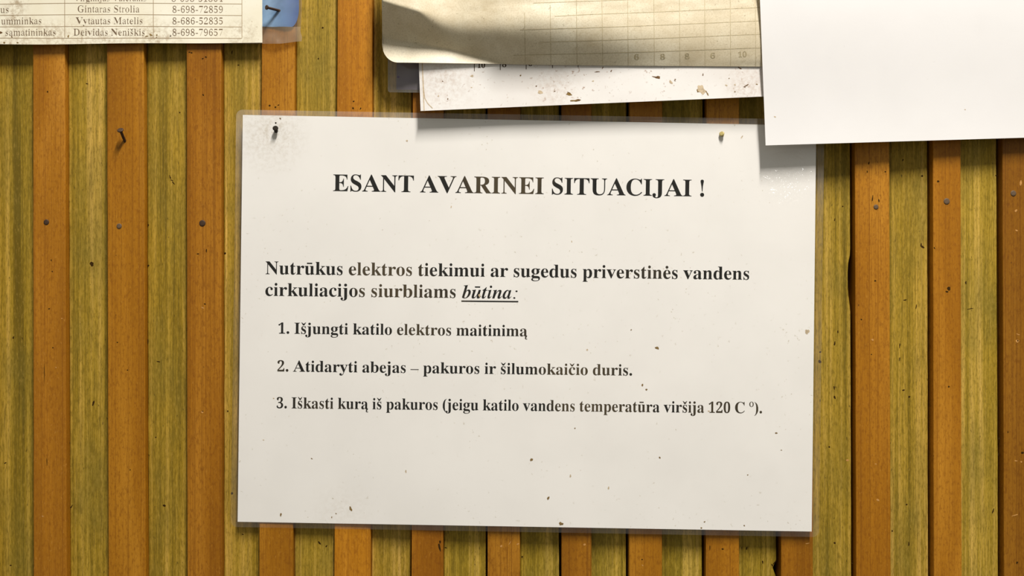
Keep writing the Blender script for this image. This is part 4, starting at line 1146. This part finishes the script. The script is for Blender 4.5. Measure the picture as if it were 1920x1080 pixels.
m.grid([[P(x, y, d_pocket(x, y) + .55 + .35 * noise.noise((x * .05, y * .05, 6)) + 1.1 * (sstep(527, 522, x) - sstep(506, 494, x)) * sstep(60, 80, y) ) for x, y in r] for r in rows],
       mfun=lambda i, j: 0 if j < 14 else 1)
m.build('plastic_film', [film('pocket_film', .06, (.86, .82, .74, 1), .16, .05, milk_col=(.80, .66, .52, 1)),
                         film('pocket_film_soiled', .22, (.70, .62, .50, 1), .18, .05, milk_col=(.74, .56, .36, 1))], PK, P(500, -60, BAT))
nail(P(523.5, 19.8, 5.2), P(498.9, 13.6, 11.2), .00066, .00125,
     'long rusty nail piercing the blue leaflet beside the contact list')


# ------------------------------------------------------------------ violet pocket corner
def d_vio(x, y):
    return BAT + 2.2 + 2.4 * sstep(150, 100, y) * sstep(770, 730, x) + 1.2 * sstep(735, 790, x) + .3 * noise.noise((x * .05, y * .05, 3))


VP = empty('violet_pocket', P(800, 90, BAT))
tag(VP, 'clear pocket with a violet card inside, its corner showing below the curled graph sheet', 'pocket')
VIO = paper('violet_card', srgb(122, 106, 150), srgb(98, 84, 122), srgb(60, 52, 50), .3, speck_lo=.7)
sheet(grid_px([(747, -60), (1000, -60), (1000, 168), (743, 168)], 16, 16), lambda x, y: d_vio(x, y) - .35, .3).build('card', VIO, VP, P(800, 90, BAT))
m = Mesh()
m.grid([[P(x, y, d_vio(x, y) + .5 * noise.noise((x * .09, y * .06, 7)) * sstep(765, 735, x)) for x, y in r]
        for r in rounded_px([(728, -60), (1000, -60), (1000, 176), (727, 173)], 30, 24, 5)])
m.build('plastic_film', film('violet_pocket_film', .26, (.80, .78, .72, 1), .14, .06, milk_col=(.62, .58, .50, 1)), VP, P(800, 90, BAT))


# ------------------------------------------------------------------ white card strip in its sleeve
def d_card(x, y):
    return 11.6 + .5 * sstep(900, 1430, x) + .4 * sstep(160, 90, y) + .15 * noise.noise((x * .01, y * .02, 4))


WC = empty('white_card', P(1100, 100, 10))
tag(WC, 'fly-specked white card strip hanging below the curled graph sheet', 'card')
CARDC = [(785.0, 111), (1444.5, 111), (1447, 180.2), (788.6, 208)]
CARDP = paper('card_paper', srgb(240, 235, 229), srgb(232, 225, 218), srgb(158, 120, 92), .75,
              dirt=[(P(830, 150, 11), .022, .45), (P(1040, 165, 11), .016, .4), (P(1400, 165, 11), .014, .6)], dirt_col=srgb(176, 140, 110), rough=.45, coat=.2, speck_lo=.65)
m = sheet(grid_px(CARDC, 40, 16), d_card, .35)
for x, y, rx, ry, rot, k in ((1233, 145, 5, 2.6, .1, 1), (1227, 144, 4, 1, .1, 1), (1315, 168, 6.5, 9, -.5, 2), (1309, 170, 2.5, 3.4, 0, 0), (1326, 175, 1.2, 5, -.4, 0),
                             (1067, 176.5, 5, 2.6, .1, 0), (1067, 173.8, 3, 1, .5, 1), (1078.5, 188.6, 8, 2, -.08, 0), (1085, 187.6, 3, 2.2, 0, 1), (1258, 154, 4.5, 2, .7, 2),
                             (1266, 148.8, 1.6, .9, -.4, 1), (1265.5, 151.4, 1.4, .8, .2, 1), (1400, 160, 4, 1.1, -.6, 1), (1396, 163, 2.2, .8, .3, 1), (1367, 147, 1, 1, 0, 0),
                             (1378, 172, 1.2, 1.2, 0, 0), (1362, 160, 2, 1.4, .2, 2), (1378, 159, 1.6, 1.2, 0, 2), (1419, 158, 1.6, 1, .2, 0), (1387, 127.6, 4, 1, .5, 1),
                             (1120, 134.6, 5, .8, 0, 1), (1146, 133, 1, 2.2, .7, 1), (1130, 127, 1, 2, .4, 1), (1318, 140, 1, 2.4, .3, 1), (1112, 152, 1.8, 1.2, 0, 2),
                             (885, 142.5, 2.8, 2, .3, 2), (1005.6, 161.5, 1.3, 1.3, 0, 1), (839.6, 185.5, 1, 1.6, 0, 1), (830, 152.4, 1.1, 1, 0, 1), (976, 141.5, 1.3, 1.6, 0, 0),
                             (822, 180, 1.6, 1.4, 0, 2), (884, 164, 1.3, 1.1, 0, 2), (1040, 171, 1.2, 1, 0, 1), (1013, 173, 5, 3, .2, 2)):
    decal(m, blob(x, y, rx, ry, rot, rough=.35), d_card, .05, 1 + k)
cp = m.build('paper_sheet', [CARDP, STAIN, STAIN_D, STAIN_T, BLACKSPOT], WC, P(1100, 100, 10))
t = Mesh()                                           # creased fold line down its left side and round the corner
for a_, b2 in (((791.4, 113), (794.4, 168)), ((794.4, 168), (796.5, 184)), ((796.5, 184), (802, 194)), ((802, 194), (811, 203))):
    bar(t, *a_, *b2, 1.5, d_card, .06, n=6)
bar(t, 791.5, 112, 795.2, 207, 1.8, d_card, .055, n=8)
t.build('fold_line', STAIN_T, cp, P(795, 160, 11))


# ------------------------------------------------------------------ curled graph sheet in front of the card
def g_low(x):
    return interp([(718, 117.0), (760, 117.3), (900, 119.2), (1000, 121.4), (1120, 122.8), (1425, 124.8), (1520, 125.5)], x)


def g_slope(x, y):
    """mm of stand-off gained per mm downwards: above 0 the sheet looks up at the lamp, below 0 it looks away."""
    t1 = interp([(716, -2), (750, 7), (790, 18), (830, 24), (900, 20), (1000, 14), (1150, 24), (1250, 30), (1430, 26)], x)
    w = interp([(716, 7), (785, 9), (810, 34), (860, 62), (950, 80), (1100, 84), (1430, 98)], x)
    t2 = interp([(716, 74), (765, 82), (845, 95), (930, 116.5), (960, 124), (1000, 140), (1600, 160)], x)
    a = interp([(716, .80), (790, .76), (850, .70), (950, .72), (1060, .68), (1150, .54), (1250, .34), (1430, .24)], x)
    s = lerp(.10, -a, sstep(t1, t1 + w, y))
    soft = interp([(716, 9), (790, 6), (850, 3.5), (1000, 3)], x)
    s = lerp(s, .42, sstep(t2 - soft, t2 + soft, y))
    return s


GTOP = -150.0
GXS = sorted(set([lerp(716.5, 1446, i / 140) for i in range(151)] + [716.5 + 2.0 * k for k in range(1, 16)]))
NROW = 150
_tab = {}


def _col(x):
    k = round(x, 3)
    if k not in _tab:
        lo = g_low(x)
        base = interp([(716, 15.6), (780, 14.6), (850, 13.6), (930, 12.75), (1430, 12.9), (1520, 12.9)], x)
        ys = [lerp(lo, GTOP, j / NROW) for j in range(NROW + 1)]
        d = [base]
        for j in range(1, NROW + 1):
            ym = .5 * (ys[j] + ys[j - 1])
            d.append(d[-1] - g_slope(x, ym) * (ys[j - 1] - ys[j]) * PX * 1e3)
        _tab[k] = (ys, d)
    return _tab[k]


def d_graph(x, y):
    x = min(max(x, 716.5), 1446)
    ys, d = _col(x)
    t = (ys[0] - y) / (ys[0] - ys[-1]) * NROW
    i = max(0, min(NROW - 1, int(t)))
    r = lerp(d[i], d[i + 1], min(1.0, max(0.0, t - i)))
    cr = .30 * noise.noise((x * .010, y * .022, 11)) + .16 * noise.noise((x * .03 + y * .01, y * .07, 17)) * sstep(60, 5, y)
    return r + cr * sstep(0, 14, g_low(x) - y)


GS = empty('graph_sheet', P(1100, 20, 14))
tag(GS, 'dirty curled translucent sheet with a faint printed grid, over the white card', 'chart')
GR, nt, bs = new_mat('grimy_tracing_film')
g = N(nt, 'ShaderNodeNewGeometry')
pos = g.outputs['Position']
c = ramp(nt, noise_n(nt, pos, 30, 3, .6), [(.35, srgb(214, 198, 166)), (.65, srgb(232, 221, 194))])
c = mix(nt, ramp(nt, noise_n(nt, pos, 1500, 2, .6), [(.3, (.35, .35, .35)), (.55, (0, 0, 0))]), c, srgb(168, 148, 110))
c = mix(nt, ramp(nt, noise_n(nt, pos, 560, 3, .6), [(.66, (0, 0, 0)), (.74, (.6, .6, .6))]), c, srgb(118, 96, 62))
c = mix(nt, ramp(nt, noise_n(nt, pos, 75, 4, .65), [(.5, (0, 0, 0)), (.72, (.5, .5, .5))]), c, srgb(190, 170, 132))
nt.links.new(c, bs.inputs['Base Color'])
bs.inputs['Roughness'].default_value = .5
bs.inputs['Coat Weight'].default_value = .35
bs.inputs['Coat Roughness'].default_value = .22
bump(nt, bs, noise_n(nt, pos, 900, 3, .6), .12, .0003)
cols = []
for x in GXS:
    lo = g_low(x)
    if x < 746:                                        # round corner
        k = (746 - x) / 29.5
        lo = lo - 34 * (1 - math.sqrt(max(0, 1 - k * k)))
    cols.append([(x - 1.5 * sstep(60, -60, lerp(GTOP, lo, j / 110)) * sstep(760, 716, x), lerp(GTOP, lo, j / 110)) for j in range(111)])
rows = [[cols[i][j] for i in range(len(cols))] for j in range(111)]
gs = sheet(rows, d_graph, .12).build('film_sheet', GR, GS, P(1100, 20, 14))
t = Mesh()
GRIDM = plain('faint_grey_grid_print', srgb(200, 184, 148), .7, .1)
for x0 in (985, 1033, 1082, 1130, 1178, 1227, 1275, 1322, 1370, 1417):
    bar(t, x0 - 1.5, 24 - (x0 - 985) * .3, x0, g_low(x0) - 1.2, 1.0, d_graph, .05, n=60)
for k, (ya, yb) in enumerate(((104, 89.5), (80, 64), (56, 39), (31, 14), (6, -11), (-20, -37))):
    pts = [((962, 1010, 975, 1040, 1000, 1030)[k], lerp(ya, yb, .02)), (1100, lerp(ya, yb, .22)), (1230, lerp(ya, yb, .5)), (1425, yb), (1445, yb - .6)]
    for p, q in zip(pts, pts[1:]):
        bar(t, *p, *q, 1.1, d_graph, .05, n=20)
t.build('printed_grid', GRIDM, gs, P(1180, 20, 14))
t = Mesh()
for s, x0, x1, y in (('6', 1189, 1198, 112), ('8', 1238, 1247, 111.5), ('8', 1284, 1293, 110.5), ('6', 1332, 1341, 109.5), ('10', 1384, 1400, 107)):
    text(t, s, x0, y, x1, y - .3, 15, d_graph, .05, bold=True)
t.build('printed_number', plain('blurred_grey_number_print', srgb(184, 168, 132), .7, .1), gs, P(1290, 108, 14))
t = Mesh()                                            # scale printed on the card under the lower edge of the sheet
for x, y1 in ((889.4, 133.5), (938, 131.5), (986.6, 130), (1036, 127.5), (1084, 125.5)):
    bar(t, x, g_low(x) - 6, x, y1, 1.3, d_card, .07, n=3)
for s, x0, x1, y in (('10', 895, 909.5, 127.3), ('8', 941.5, 949.5, 125.8), ('6', 990.5, 998, 123.8)):
    text(t, s, x0, y, x1, y, 17, d_card, .07, bold=True)
t.build('printed_scale', INK_MID, cp, P(960, 126, 12))


# ------------------------------------------------------------------ blank white sheet, nearest
def d_blank(x, y):
    return 13.4 - 3.9 * sstep(1430, 1925, x) + 5.5 * sstep(270, -60, y) + .2 * noise.noise((x * .006, y * .006, 9))


BLANK = paper('blank_paper', srgb(241, 237, 234), srgb(238, 234, 231), srgb(196, 188, 178), .4, speck_lo=.74, rough=.85, spec=.1)
m = sheet(grid_px([(1414.8, -260), (2150, -285), (2160, 251), (1435.6, 272.6)], 50, 36), d_blank, .12)
decal(m, blob(1453, 219, 2.4, 1, .4), d_blank, .04, 1)
decal(m, blob(1809.6, 205.5, 1.2, 1, 0), d_blank, .04, 1)
tag(m.build('blank_sheet', [BLANK, STAIN_T], None, P(1700, 0, 12)), 'blank clean white paper sheet covering the top right corner', 'paper')
